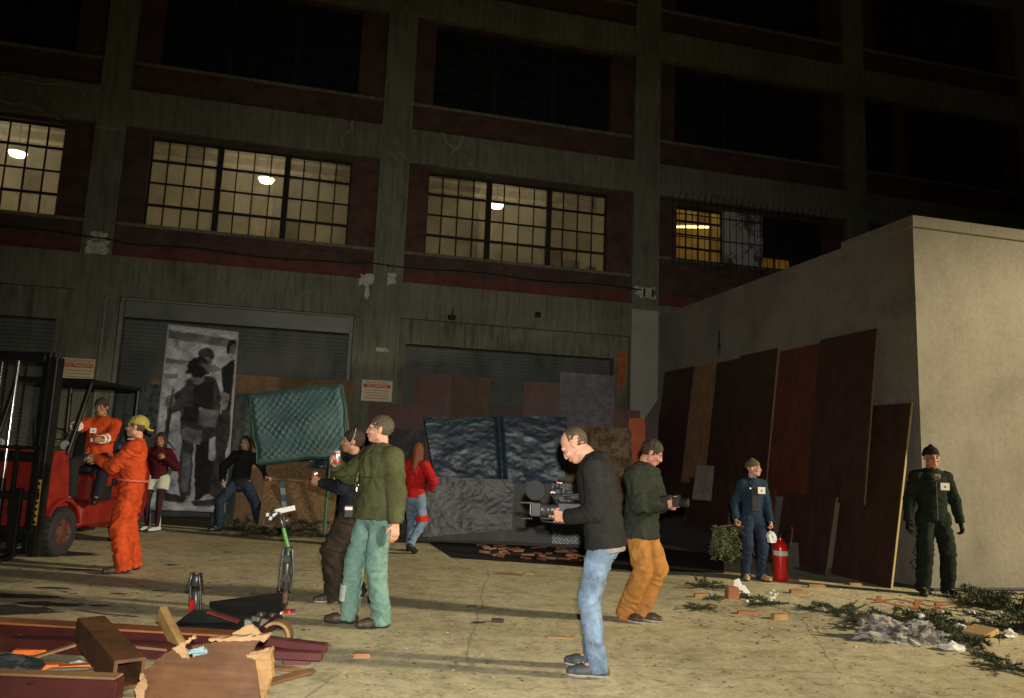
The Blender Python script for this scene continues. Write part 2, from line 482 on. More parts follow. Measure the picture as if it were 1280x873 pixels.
SHUT = mat('grey_shutter_steel', (0.155, 0.165, 0.15), 0.5, 0.35, 2.5, 0.2, 30, 0.25, stretch=(1, 1, .5))
ROOMW = mat('cream_interior_paint', (0.56, 0.52, 0.41), 0.9, 0.1, 1.2, 0.2, 10)

B = thing('warehouse', 'tall concrete and brick warehouse with lit steel windows and roller doors', 'building', (0, FD, 0), TH)
PIERS = [(-19.75, -19.15), (-14.15, -13.55), (-8.56, -8.01), (-3.05, -2.42), (2.77, 3.42), (8.51, 9.13), (14.2, 14.8), (19.9, 20.5)]
TOP = 22.2
for a, b in PIERS:
    MB().b2((a, 0, 0), (b, 0.7, TOP)).build('pier', CONC, B)
BANDS = [(7.59, 8.35), (10.98, 11.71), (14.36, 15.1), (17.75, 18.5), (21.1, TOP)]
DOORS = {0: (-13.2, -8.58, 4.25), 1: (-7.78, -3.36, 4.17), 2: (-2.51, 2.74, 4.20)}
for i in range(7):
    x0, x1 = PIERS[i][1], PIERS[i + 1][0]
    for z0, z1 in BANDS:
        MB().b2((x0, 0.0, z0), (x1, 0.6, z1)).build('spandrel', CONC, B)
    # ground floor wall round the doors
    m = MB()
    if i - 1 in DOORS:
        d0, d1, dz = DOORS[i - 1]
        m.b2((x0, 0, dz), (x1, 0.6, 4.96))
        if d0 > x0: m.b2((x0, 0, 0), (d0, 0.6, dz))
        if d1 < x1: m.b2((d1, 0, 0), (x1, 0.6, dz))
    else: m.b2((x0, 0, 0), (x1, 0.6, 4.96))
    m.build('ground_floor_wall', CONC, B)
    floors = [4.96] + [b[1] for b in BANDS[:-1]]; tops = [b[0] for b in BANDS]
    for fi, (z0, z1) in enumerate(zip(floors, tops)):
        w0, w1 = x0 + 0.44, x1 - 0.56
        s0, s1 = (5.66, 7.50) if fi == 0 else (z0 + 0.65, z1 - 0.04)
        m = MB(); red = MB()
        holes = [(w0, w1)]
        if fi == 0 and i == 4: holes = [(3.93, 5.19), (6.21, 7.9)]; s0 = 6.16; s1 = 7.45
        if fi == 1 and i == 5: holes = [(x0 + .0, 10.1), (10.45, x1 - .5)]
        # brick infill strips around the openings
        yb, ye = 0.14, 0.42
        if fi == 0:
            red.b2((x0, yb - 0.02, z0), (x1, ye, z0 + 0.26))
            m.b2((x0, yb, z0 + 0.26), (x1, ye, s0))
        else: m.b2((x0, yb, z0), (x1, ye, s0))
        m.b2((x0, yb, s1), (x1, ye, z1))
        xs = [x0] + [v for h in holes for v in h] + [x1]
        for k in range(0, len(xs), 2):
            if xs[k + 1] - xs[k] > 0.01:
                if fi == 0 and i == 4 and k == 2:
                    MB().b2((xs[k], yb, s0), (xs[k + 1], ye, s1)).build('painted_brick_panel', BRICK_W, B)
                else: m.b2((xs[k], yb, s0), (xs[k + 1], ye, s1))
        m.build('brick_infill', BRICK, B)
        if fi == 0: red.build('red_brick_course', BRICK_R, B)
        MB().b2((x0, yb - 0.07, s0 - 0.07), (x1, yb, s0 - 0.002), 0, .01).build('window_sill', CONC_D, B)
        # steel windows
        for h0, h1 in holes:
            lit = fi == 0 and i in (1, 2, 3, 4) 
            f = MB(); yw = yb + 0.13
            units = 3 if h1 - h0 > 3 else 1
            cols, rows = (4, 4) if units == 3 else (4, 4)
            f.b2((h0, yw, s0), (h0 + .035, yw + .06, s1)); f.b2((h1 - .035, yw, s0), (h1, yw + .06, s1))
            f.b2((h0 + .035, yw, s0), (h1 - .035, yw + .06, s0 + .04)); f.b2((h0 + .035, yw, s1 - .04), (h1 - .035, yw + .06, s1))
            uw = (h1 - h0) / units
            for u in range(units):
                a = h0 + u * uw; b = a + uw
                if u: f.b2((a - .055, yw - .03, s0 + .04), (a + .055, yw + .07, s1 - .04))
                for c in range(1, cols):
                    xx = a + uw * c / cols; f.b2((xx - .011, yw + .005, s0 + .04), (xx + .011, yw + .045, s1 - .04))
                for r_ in range(1, rows):
                    zz = s0 + (s1 - s0) * r_ / rows; t = .022 if r_ != 2 else .013
                    f.b2((a + (.055 if u else .035), yw - .002, zz - t), (b - (.055 if u < units - 1 else .035), yw + .05, zz + t))
            fo = f.build('window', STEEL_D, B)
            gl = MB()
            for u in range(units):
                for c in range(cols):
                    for r_ in range(rows):
                        a = h0 + u * uw + uw * c / cols + .004; b = a + uw / cols - .008
                        z_0 = s0 + (s1 - s0) * r_ / rows + .004; z_1 = z_0 + (s1 - s0) / rows - .008
                        tl = random.uniform(-.004, .004)
                        gl.add([(a, yw + .028 + tl, z_0), (b, yw + .028 - tl, z_0), (b, yw + .028 - tl, z_1), (a, yw + .028 + tl, z_1)], [(0, 1, 2, 3)], 1 if (h0 == 6.21 and not (r_ == 0 and c < 2)) else 0)
            gl.build('pane', [PANE_L if lit else PANE_D, PANE_D], fo)
# rear skin closes the building, flat roof
MB().b2((-19.75, 9.0, 0), (20.5, 9.3, TOP)).b2((-19.75, .7, TOP - .3), (20.5, 9.0, TOP)).b2((-20, .7, 0), (-19.75, 9.3, TOP)).b2((20.5, .7, 0), (20.75, 9.3, TOP)).build('rear_wall', CONC_D, B)
# lit second-floor rooms
rm = MB()
def room(x0, x1, depth, z0, z1, mi=0):
    rm.add([(x0, .75, z0), (x1, .75, z0), (x1, depth, z0), (x0, depth, z0)], [(0, 1, 2, 3)])
    rm.add([(x0, .75, z1), (x1, .75, z1), (x1, depth, z1), (x0, depth, z1)], [(3, 2, 1, 0)])
    rm.add([(x0, depth, z0), (x1, depth, z0), (x1, depth, z1), (x0, depth, z1)], [(0, 1, 2, 3)])
    rm.add([(x0, .43, z0), (x0, depth, z0), (x0, depth, z1), (x0, .43, z1)], [(0, 1, 2, 3)])
    rm.add([(x1, .43, z0), (x1, depth, z0), (x1, depth, z1), (x1, .43, z1)], [(3, 2, 1, 0)])
room(-13.5, 2.75, 5.2, 5.0, 8.9)
rm.build('interior_room', ROOMW, B)
rm = MB(); room(3.45, 8.5, 4.2, 5.0, 8.3)
rm.build('interior_room', mat('yellow_interior_paint', (0.60, 0.46, 0.16), .9, .1, 1.2, .2, 10), B)
m = MB()
for k in range(16): m.b2((-13.3 + k * 1.02, .75, 8.62), (-13.12 + k * 1.02, 5.1, 8.88))
for z in (7.9, 8.15): m.tube([(-13.4, 3.2 - z * .1, z), (2.6, 3.2 - z * .1, z)], .06, 8)
for x in (-11.2, -5.6, .1): m.b2((x - .22, 3.6, 5.0), (x + .22, 4.05, 8.6))
m.build('ceiling_beam', mat('grimy_cream_paint', (.36, .31, .21), .9, .3, 2), B)
MB().b2((-13.45, 5.12, 5.0), (2.7, 5.17, 6.35)).build('dado', mat('dull_green_dado', (.20, .21, .14), .8, .2, 2), B)
# low shelving seen as vague shapes at the sills
m = MB(); m.b2((1.3, .7, 5.3), (1.75, 1.2, 6.0)).b2((1.95, .7, 5.3), (2.15, 1.0, 5.9)).b2((-1.0, 1.5, 5.1), (.6, 1.9, 5.75)).b2((-6.6, .9, 5.1), (-5.9, 1.3, 5.85))
m.build('interior_shelf', mat('grey_office_box', (.25, .27, .25), .8), B)
# roller doors
def shutter(x0, x1, z1, y):
    m = MB(); p = .075; n = int(z1 / p); vs = []; 
    for k in range(n * 4 + 1):
        z = z1 - k * p / 4; yy = y + .013 * math.cos(k * math.pi / 2)
        vs += [(x0, yy, z), (x1, yy, z)]
    m.add(vs, [(2 * k, 2 * k + 2, 2 * k + 3, 2 * k + 1) for k in range(n * 4)])
    return m
def roller(x0, x1, z1, y):
    o = shutter(x0, x1, z1, y).build('roller_door', SHUT, B)
    MB().b2((x0, y - .05, z1), (x1, y + .25, z1 + .02)).build('door_header', STEEL_D, o)
    return o
o = roller(-7.70, -3.44, 3.79, .30)
MB().b2((-7.70, .16, 3.81), (-3.44, .28, 4.13)).build('shutter_hood', mat('grey_hood_steel', (.125, .13, .115), .45, .25, 1.5, .1, 20, .2), o)
m = MB(); m.b2((-7.77, .06, 0), (-7.70, .36, 4.165)).b2((-3.44, .06, 0), (-3.37, .36, 4.165)).b2((-7.70, .06, 4.13), (-3.44, .36, 4.165))
m.build('door_frame', mat('pale_door_frame', (.17, .17, .145), .6, .3, 5), o)
roller(-2.27, 2.41, 3.67, .34)
MB().b2((-2.51, .12, 3.68), (2.74, .3, 4.2)).b2((-2.51, .12, 0), (-2.27, .3, 3.68)).b2((2.41, .12, 0), (2.74, .3, 3.68)).build('door_surround', CONC_D, B)
roller(-13.1, -8.85, 3.66, .34)
MB().b2((-13.2, .12, 3.67), (-8.58, .3, 4.25)).b2((-8.85, .12, 0), (-8.58, .3, 3.67)).build('door_surround', CONC_D, B)
# soot streaked lintel, painted pier bases, flaked patches
def patch(pts, mt, name='wall_patch', y=-.003, t=.003):
    return MB().prism([(p[0], p[1]) for p in pts], y, y + t + .001).build(name, mt, B)
def ragged(x0, x1, z0, z1, n=22, k=.25):
    out = []; cx, cz = (x0 + x1) / 2, (z0 + z1) / 2
    for i in range(n):
        a = 2 * math.pi * i / n; r_ = 1 - random.random() * k
        ca, sa = math.cos(a), math.sin(a); q = max(abs(ca), abs(sa))
        out.append((cx + ca / q * (x1 - x0) / 2 * r_, cz + sa / q * (z1 - z0) / 2 * r_))
    return out
patch([(2.772, .0), (3.418, .0), (3.418, 4.83), (2.772, 4.83)], PIERPAINT)
for a, b, c_, d in [(2.8, 3.4, 5.08, 5.4), (-8.5, -8.05, 4.92, 5.3), (-8.42, -8.1, 5.15, 5.42), (-3.35, -3.0, 4.78, 5.08), (-3.2, -3.08, 4.5, 4.85), (-2.75, -2.55, 4.85, 5.15), (-2.9, -2.6, 3.45, 3.55)]:
    patch(ragged(a, b, c_, d, 22, .4), PLASTER)
m = MB()
for k in (0.04, .25):
    m.b2((3.0 + k, -.012, 5.13), (3.05 + k, -.002, 5.33))
m.build('stencil_mark', STEEL_D, B)
# sealed cracks (pale wandering lines on the frame)
def crack(pts, w=.016):
    m = MB(); q = []
    P_ = [fac(*p) for p in pts]
    for a, b in zip(P_, P_[1:]):
        for k in range(5):
            t = k / 5; q.append((a[0] + (b[0] - a[0]) * t + random.uniform(-.03, .03), a[1] + (b[1] - a[1]) * t + random.uniform(-.03, .03)))
    q.append(P_[-1])
    for (x0, z0), (x1, z1) in zip(q, q[1:]):
        d = Vector((x1 - x0, 0, z1 - z0)); d.normalize(); n = Vector((-d.z, 0, d.x)) * w * random.uniform(.6, 1.3)
        a, b = Vector((x0, -.004, z0)), Vector((x1, -.004, z1))
        m.add([a - n, b - n, b + n, a + n], [(0, 1, 2, 3)]); m.add([a - n, b - n, b + n, a + n], [(3, 2, 1, 0)])
    m.build('crack_filler', PLASTER, B)
for c in [[(442, 151), (440, 162), (427, 172), (424, 190)], [(552, 165), (560, 180), (580, 195), (595, 212)], [(580, 170), (560, 200)], [(492, 176), (510, 201)],
          [(0, 127), (40, 133), (75, 150)], [(48, 108), (55, 122), (72, 130)], [(120, 159), (155, 161)], [(2, 98), (125, 112)], [(505, 2), (512, 18), (530, 22)], [(385, 170), (384, 187)],
          [(485, 190), (500, 203)], [(107, 113), (108, 127)]]:
    crack(c, .018)
for c in [[(170, 330), (185, 355)], [(280, 338), (280, 366)], [(365, 345), (365, 368)], [(377, 372), (385, 364)]]:
    crack(c, .007)
# conduit and fittings across the front
m = MB(); pts = []
for k in range(40):
    x = -13 + k * .41; pts.append((x, -.035 - .01 * math.sin(k), 5.12 + .03 * math.sin(k * .9) + (0.10 if -8 < x < -3.2 else .17)))
m.tube(pts, .016, 6)
for k in range(0, 40, 5): m.box(pts[k], (.05, .06, .05))
m.build('conduit', STEEL_D, B)
MB().box((-1.35, -.06, 4.28), (.16, .12, .10), None, 0, .02).tube([(-1.35, -.06, 4.3), (-1.33, -.08, 4.42), (-1.33, -.1, 4.5)], .012).build('wall_fitting', STEEL_D, B)
MB().box((.55, -.04, 4.5), (.12, .08, .12), None, 0, .02).build('wall_fitting', STEEL_D, B)
m = MB(); m.tube([(-8.0, -.05, 0), (-8.0, -.05, 4.1)], .035, 8).tube([(-8.0, -.05, 4.1), (-7.85, -.02, 4.2)], .035, 8)
m.build('downpipe', mat('grey_pipe', (.16, .16, .13), .6), B)
# security bars outside the last lit window
m = MB()
for k in range(26):
    x = 3.75 + k * .165; m.tube([(x, -.02, 5.95), (x, -.02, 7.62), (x + .01, -.10, 7.72)], .009, 5)
for z in (6.1, 6.65, 7.2, 7.5): m.b2((3.7, -.025, z - .012), (7.95, -.012, z + .012))
m.build('security_bars', STEEL_D, B)
# ragged orange patch on the right jamb
patch(ragged(2.45, 2.74, 3.0, 4.0, 26, .5), mat('mottled_orange', (.36, .10, .03), .9, .5, 6), 'wall_patch', .112)

# hanging lamps inside
LAMPM = m_emit('lit_lamp_glass', (1, .82, .55), 14)
def wl(x, y, z): return Vector((x * math.cos(TH) - y * math.sin(TH), FD + x * math.sin(TH) + y * math.cos(TH), z))
def inlamp(px, py, depth, lab, e=45):
    # the lamp stands where the sight line meets its depth inside
    r = ray(px, py); o = Vector((0, 0, CAMH)); n = Vector((math.sin(TH), -math.cos(TH), 0))
    p0 = Vector((0, FD, 0)) - n * depth; p = o + r * ((p0 - o).dot(n) / r.dot(n))
    t = thing('ceiling_lamp', lab, 'lamp', (p.x, p.y, p.z), TH, 'hanging lamps behind the lit windows')
    MB().lathe([(.02, .14), (.10, .12), (.17, .03), (.19, 0)], 16).build('lamp_shade', mat('white_enamel', (.7, .68, .6), .4), t)
    MB().lathe([(.03, -.10), (.13, -.08), (.165, -.02), (.16, 0.0)], 16).build('bulb', LAMPM, t)
    MB().tube([(0, 0, .14), (0, 0, 8.88 - p.z)], .012, 6).build('cord', STEEL_D, t)
    lamp('lamp_glow', 'POINT', p + Vector((0, 0, -.25)), e, (1, .86, .62), .12)
inlamp(22, 191, 1.5, 'bright hanging lamp behind the leftmost lit window of the warehouse', 48)
inlamp(333, 224, 1.5, 'bright hanging lamp behind the middle panes of the three-part window over the tall poster', 36)
inlamp(621, 256, 1.5, 'bright hanging lamp behind the three-part window over the blue tarp', 30)
q = at(866, 283, 19.3)
t = thing('strip_light', 'slanting yellow fluorescent strip behind the barred window', 'lamp', q, TH - R(20))
MB().b2((-.45, -.04, 0), (.45, .04, .05), 0, .01).build('housing', mat('white_enamel', (.7, .68, .6), .4), t)
MB().tube([(-.42, 0, -.025), (.42, 0, -.025)], .022, 10).build('tube', m_emit('lit_tube', (1, .78, .32), 7), t)
MB().tube([(0, 0, .05), (0, 0, 8.28 - q.z)], .01, 6).build('hanger', STEEL_D, t)
lamp('strip_glow', 'POINT', q + Vector((0, 0, -.2)), 26, (1, .72, .26), .15)

# warning signs on the piers
SIGNM = mat('cream_sign_board', (.62, .52, .32), .6, .12, 3, .1, 30)
REDINK = mat('faded_red_ink', (.42, .06, .03), .7, .3, 20, 0); BRNINK = mat('faded_brown_ink', (.20, .13, .07), .7, .3, 20, 0)
def sign(x0, x1, z0, z1, lab):
    cx, cz = (x0 + x1) / 2, (z0 + z1) / 2; w, h = x1 - x0, z1 - z0
    t = thing('warning_sign', lab, 'sign', wl(cx, -.02, z0), TH, 'warning signs on the piers')
    MB().b2((-w / 2, -.012, 0), (w / 2, .012, h), 0, .004).build('board', SIGNM, t)
    def row(s, size, z, mi, bold=0):
        m = MB(); text_mesh(m, s, size, TR((0, -.0135, z), rot(90, 0, 0)), 0, .0008, bold); return m.build('lettering', mi, t)
    row('PRIVATE PROPERTY', h * .125, h * .89, REDINK, .001)
    m = MB().b2((-w * .44, -.0135, h * .64), (w * .44, -.0122, h * .81)); m.build('stripe', REDINK, t)
    mm = MB(); text_mesh(mm, 'NO PARKING', h * .165, TR((0, -.0145, h * .725), rot(90, 0, 0)), 0, .0008, .001); mm.build('lettering', SIGNM, t)
    for k in range(4):                    # small print too worn to read: broken dashes of ink
        m = MB(); x = -w * random.uniform(.30, .40)
        while x < w * .34:
            l_ = random.uniform(.02, .06); m.b2((x, -.0134, h * (.50 - .125 * k)), (x + l_, -.0122, h * (.535 - .125 * k))); x += l_ + .012
        m.build('small_print', BRNINK, t)
sign(-8.62, -8.06, 2.46, 2.93, 'cream no parking sign on the pier above the forklift cage')
sign(-3.12, -2.50, 2.43, 2.86, 'cream no parking sign on the pier right of the teal mattress')

# ------------------------------------------------------------------ white building
cx_, cy_ = 5.2472, 9.8884
WB = thing('white_building', 'low off-white stucco building with a stepped parapet', 'building', (cx_, cy_, 0), TH)
STUC = m_concrete('off_white_stucco', (0.222, 0.203, 0.165), 0.14)
# local: x right along the front, y back; left wall lies in x = 0

m = MB()
m.add([(0, 0, 0), (9, 0, 0), (9, 0, 4.64), (0, 0, 4.64)], [(0, 1, 2, 3)])
m.add([(0, 0, 0), (0, 0, 4.64), (0, 7.70, 4.64), (0, 7.70, 0)], [(3, 2, 1, 0)])
m.add([(9, 0, 0), (9, 7.70, 0), (9, 7.70, 4.64), (9, 0, 4.64)], [(0, 1, 2, 3)])
m.build('wall', STUC, WB)
MB().b2((-.035, -.035, 4.64), (9.03, 1.40, 4.80), 0, .01).b2((-.002, 1.40, 4.64), (9.0, 7.70, 4.72), 0, .005).build('parapet', STUC, WB)
MB().b2((.01, 1.41, 4.55), (8.95, 7.3, 4.6)).build('roof', mat('grey_roof_felt', (.06, .06, .06), .9), WB)
# dark damp base strip and scribbled tag beside the last board
def tagline(pts, w, mt, name, par):
    m = MB()
    m.tube([(x, y, z) for x, y, z in pts], w, 6); return m.build(name, mt, par)
BLKP = mat('black_paint', (.03, .03, .03), .7)
tagline([(-.004, .13, .55), (-.004, .2, .42), (-.004, .14, .38), (-.004, .1, .30), (-.004, .18, .22), (-.004, .25, .30), (-.004, .17, .35), (-.004, .1, .25), (-.004, .06, .12)], .008, BLKP, 'scribble', WB)
# ================================================================== PEOPLE: smooth bodies grown from joints
class SDF:
    def __init__(s, lo, hi, h):
        s.h = h; s.lo = np.array(lo, float); n = np.ceil((np.array(hi) - s.lo) / h).astype(int) + 1
        s.n = n; s.vol = np.full(n, 1.0, np.float32)
    def region(s, lo, hi, k):
        a = np.clip(np.floor((np.array(lo) - k - 3 * s.h - s.lo) / s.h).astype(int), 0, s.n - 1)
        b = np.clip(np.ceil((np.array(hi) + k + 3 * s.h - s.lo) / s.h).astype(int) + 1, 1, s.n)
        sl = tuple(slice(i, max(j, i + 1)) for i, j in zip(a, b))
        ax = [(s.lo[i] + np.arange(sl[i].start, sl[i].stop) * s.h).astype(np.float32) for i in range(3)]
        return sl, (ax[0][:, None, None], ax[1][None, :, None], ax[2][None, None, :])
    def put(s, sl, d, k, sub=False):
        v = s.vol[sl]
        if sub:
            d = -d; hh = np.clip(.5 - .5 * (v - d) / max(k, 1e-6), 0, 1); hh = np.clip(.5 - .5 * (v - d) / max(k, 1e-6), 0, 1)
            s.vol[sl] = v * (1 - hh) + d * hh + k * hh * (1 - hh)
        else:
            hh = np.clip(.5 + .5 * (v - d) / max(k, 1e-6), 0, 1)
            s.vol[sl] = v * (1 - hh) + d * hh - k * hh * (1 - hh)
    def cap(s, a, b, r0, r1, k=.02, flat=None, cuta=False, cutb=False):
        """tapered capsule a..b; flat=(axis vector, factor) squeezes it along an axis"""
        a = np.array(a, float); b = np.array(b, float); rm = max(r0, r1)
        sl, (X, Y, Z) = s.region(np.minimum(a, b) - rm, np.maximum(a, b) + rm, k)
        d = b - a; L2 = max(d @ d, 1e-9)
        px, py, pz = X - a[0], Y - a[1], Z - a[2]
        t = np.clip((px * d[0] + py * d[1] + pz * d[2]) / L2, 0, 1)
        qx, qy, qz = px - t * d[0], py - t * d[1], pz - t * d[2]
        if flat is not None:
            ax, q = np.array(flat[0], float), flat[1]; ax = ax / np.linalg.norm(ax)
            w = qx * ax[0] + qy * ax[1] + qz * ax[2]; e = (1 / q - 1)
            qx, qy, qz = qx + ax[0] * w * e, qy + ax[1] * w * e, qz + ax[2] * w * e
        dist = np.sqrt(qx * qx + qy * qy + qz * qz) - (r0 + t * (r1 - r0))
        if flat is not None: dist = dist * min(1, flat[1] * 1.25)
        ln = math.sqrt(L2)
        along = (px * d[0] + py * d[1] + pz * d[2]) / ln
        if cutb: dist = np.maximum(dist, along - ln)
        if cuta: dist = np.maximum(dist, -along)
        s.put(sl, dist, k)
    def ell(s, c, r, M=None, k=.02, sub=False):
        c = np.array(c, float); r = np.array(r, float); rm = r.max()
        sl, (X, Y, Z) = s.region(c - rm, c + rm, k)
        q = s.loc(X, Y, Z, c, M)
        k0 = np.sqrt(sum((q[i] / r[i]) ** 2 for i in range(3))); k1 = np.sqrt(sum((q[i] / r[i] ** 2) ** 2 for i in range(3))) + 1e-6
        s.put(sl, k0 * (k0 - 1) / k1, k, sub)
    @staticmethod
    def loc(X, Y, Z, c, M):
        x, y, z = X - c[0], Y - c[1], Z - c[2]
        if M is None: return (x, y, z)
        return tuple(M[0, i] * x + M[1, i] * y + M[2, i] * z for i in range(3))
    def fn(s, f, lo, hi, k=.01, sub=False):
        sl, (X, Y, Z) = s.region(lo, hi, k); s.put(sl, f(X, Y, Z), k, sub)
    def plane(s, n, c):                   # keep the side where n.p < c
        n = np.array(n, float); n /= np.linalg.norm(n)
        sl, (X, Y, Z) = s.region(s.lo, s.lo + s.n * s.h, 0)
        s.vol = np.maximum(s.vol, (n[0] * X + n[1] * Y + n[2] * Z - c).astype(np.float32))
    def mesh(s):
        v = s.vol; v[0] = v[-1] = 1; v[:, 0] = v[:, -1] = 1; v[:, :, 0] = v[:, :, -1] = 1
        n = v.shape; ins = v < 0
        offs = [(i, j, k) for i in (0, 1) for j in (0, 1) for k in (0, 1)]
        cnt = np.zeros([m - 1 for m in n], np.int8)
        for i, j, k in offs: cnt += ins[i:n[0] - 1 + i, j:n[1] - 1 + j, k:n[2] - 1 + k]
        mixed = (cnt > 0) & (cnt < 8); C = np.argwhere(mixed)
        if len(C) == 0: return np.zeros((0, 3)), np.zeros((0, 4), int)
        idx = np.full(mixed.shape, -1, np.int64); idx[mixed] = np.arange(len(C))
        acc = np.zeros((len(C), 3)); num = np.zeros(len(C))
        for a in range(8):
            for ax in range(3):
                o = offs[a]
                if o[ax]: continue
                o2 = list(o); o2[ax] = 1
                va = v[C[:, 0] + o[0], C[:, 1] + o[1], C[:, 2] + o[2]]; vb = v[C[:, 0] + o2[0], C[:, 1] + o2[1], C[:, 2] + o2[2]]
                cr = (va < 0) != (vb < 0); t = np.where(cr, va / np.where(cr, va - vb, 1), 0)
                p = np.array(o, float)[None] + np.zeros((len(C), 3)); p[:, ax] += t
                acc[cr] += p[cr]; num[cr] += 1
        V = s.lo + (C + acc / num[:, None]) * s.h
        F = []
        for ax in range(3):
            b, c = (ax + 1) % 3, (ax + 2) % 3
            A = np.moveaxis(ins, ax, 0); e = A[:-1] != A[1:]; e = np.moveaxis(e, 0, ax)
            P_ = np.argwhere(e); P_ = P_[(P_[:, b] > 0) & (P_[:, c] > 0) & (P_[:, b] < n[b] - 1) & (P_[:, c] < n[c] - 1)]
            q = []
            for db, dc in ((1, 1), (0, 1), (0, 0), (1, 0)):
                r_ = P_.copy(); r_[:, b] -= db; r_[:, c] -= dc; q.append(idx[r_[:, 0], r_[:, 1], r_[:, 2]])
            q = np.stack(q, 1); fl = ins[P_[:, 0], P_[:, 1], P_[:, 2]]
            q[~fl] = q[~fl][:, ::-1]; F.append(q)
        F = np.concatenate(F); F = F[(F >= 0).all(1)]
        return V, F

def np_noise(p, f, seed=0):
    """cheap smooth noise for folds: warped sines"""
    rs = np.random.default_rng(seed); out = np.zeros(len(p)); 
    w = p.copy()
    for i in range(3):
        a = rs.normal(size=3); a /= np.linalg.norm(a); w = w + .03 * np.sin((p @ a)[:, None] * f * .8 + rs.uniform(0, 6, 3))
    for i in range(5):
        a = rs.normal(size=3); a[2] *= 1.8; a /= np.linalg.norm(a)
        out += np.sin(w @ a * f * rs.uniform(.6, 1.6) + rs.uniform(0, 6))
    return out / 3
def fold(V, F, amp, freq=38, seed=1):
    """push cloth into creases along its normals"""
    a, b, c = V[F[:, 0]], V[F[:, 1]], V[F[:, 2]]; fn = np.cross(b - a, c - a); nn = np.zeros_like(V)
    for i in range(4): np.add.at(nn, F[:, i], fn)
    nn /= np.linalg.norm(nn, axis=1)[:, None] + 1e-9
    d = np_noise(V, freq, seed); d = 1 - 2 * np.abs(d); 
    d2 = 1 - 2 * np.abs(np_noise(V, freq * 2.4, seed + 9)); return V + nn * ((d + .16 * d2) * amp * .9)[:, None]
def mk(name, V, F, mats, parent, mi=None):
    me = bpy.data.meshes.new(name); me.from_pydata(V.tolist(), [], F.tolist())
    me.polygons.foreach_set('use_smooth', [True] * len(F))
    if mi is not None: me.polygons.foreach_set('material_index', mi.astype(np.int32))
    for m in (mats if isinstance(mats, (list, tuple)) else [mats]): me.materials.append(m)
    me.update(); o = bpy.data.objects.new(name, me); COL.objects.link(o); o.parent = parent
    return o
def ik(a, t, l1, l2, hint):
    a, t, hint = (np.array(v, float) for v in (a, t, hint)); d = t - a; L_ = np.linalg.norm(d); m = (l1 + l2) * .995
    if L_ > m: t = a + d / L_ * m; d = t - a; L_ = m
    u = d / L_; x = (l1 * l1 - l2 * l2 + L_ * L_) / (2 * L_); y = math.sqrt(max(l1 * l1 - x * x, 0))
    h_ = hint - (hint @ u) * u; h_ /= np.linalg.norm(h_) + 1e-9
    return a + u * x + h_ * y, t
def nrm(v): v = np.array(v, float); return v / (np.linalg.norm(v) + 1e-9)

SKIN = {}
def skin(name, c):
    if name not in SKIN:
        m, nt, p = new_mat(name)
        n = noise_tex(nt, coord(nt), 14, 4)
        L(nt, ramp(nt, n, [(0.3, tone(c, .85)), (0.7, (c[0] * 1.1, c[1] * .98, c[2] * .95))]), p.inputs['Base Color'])
        p.inputs['Roughness'].default_value = .5; p.inputs['Subsurface Weight'].default_value = .12; p.inputs['Subsurface Radius'].default_value = (.012, .005, .003); p.inputs['Subsurface Scale'].default_value = .5
        SKIN[name] = m
    return SKIN[name]
EYEW = mat('eye_white', (.20, .15, .12), .5, 0, 5, 0); EYED = mat('dark_iris', (.03, .022, .015), .25, 0, 5, 0)
LIPM = {}

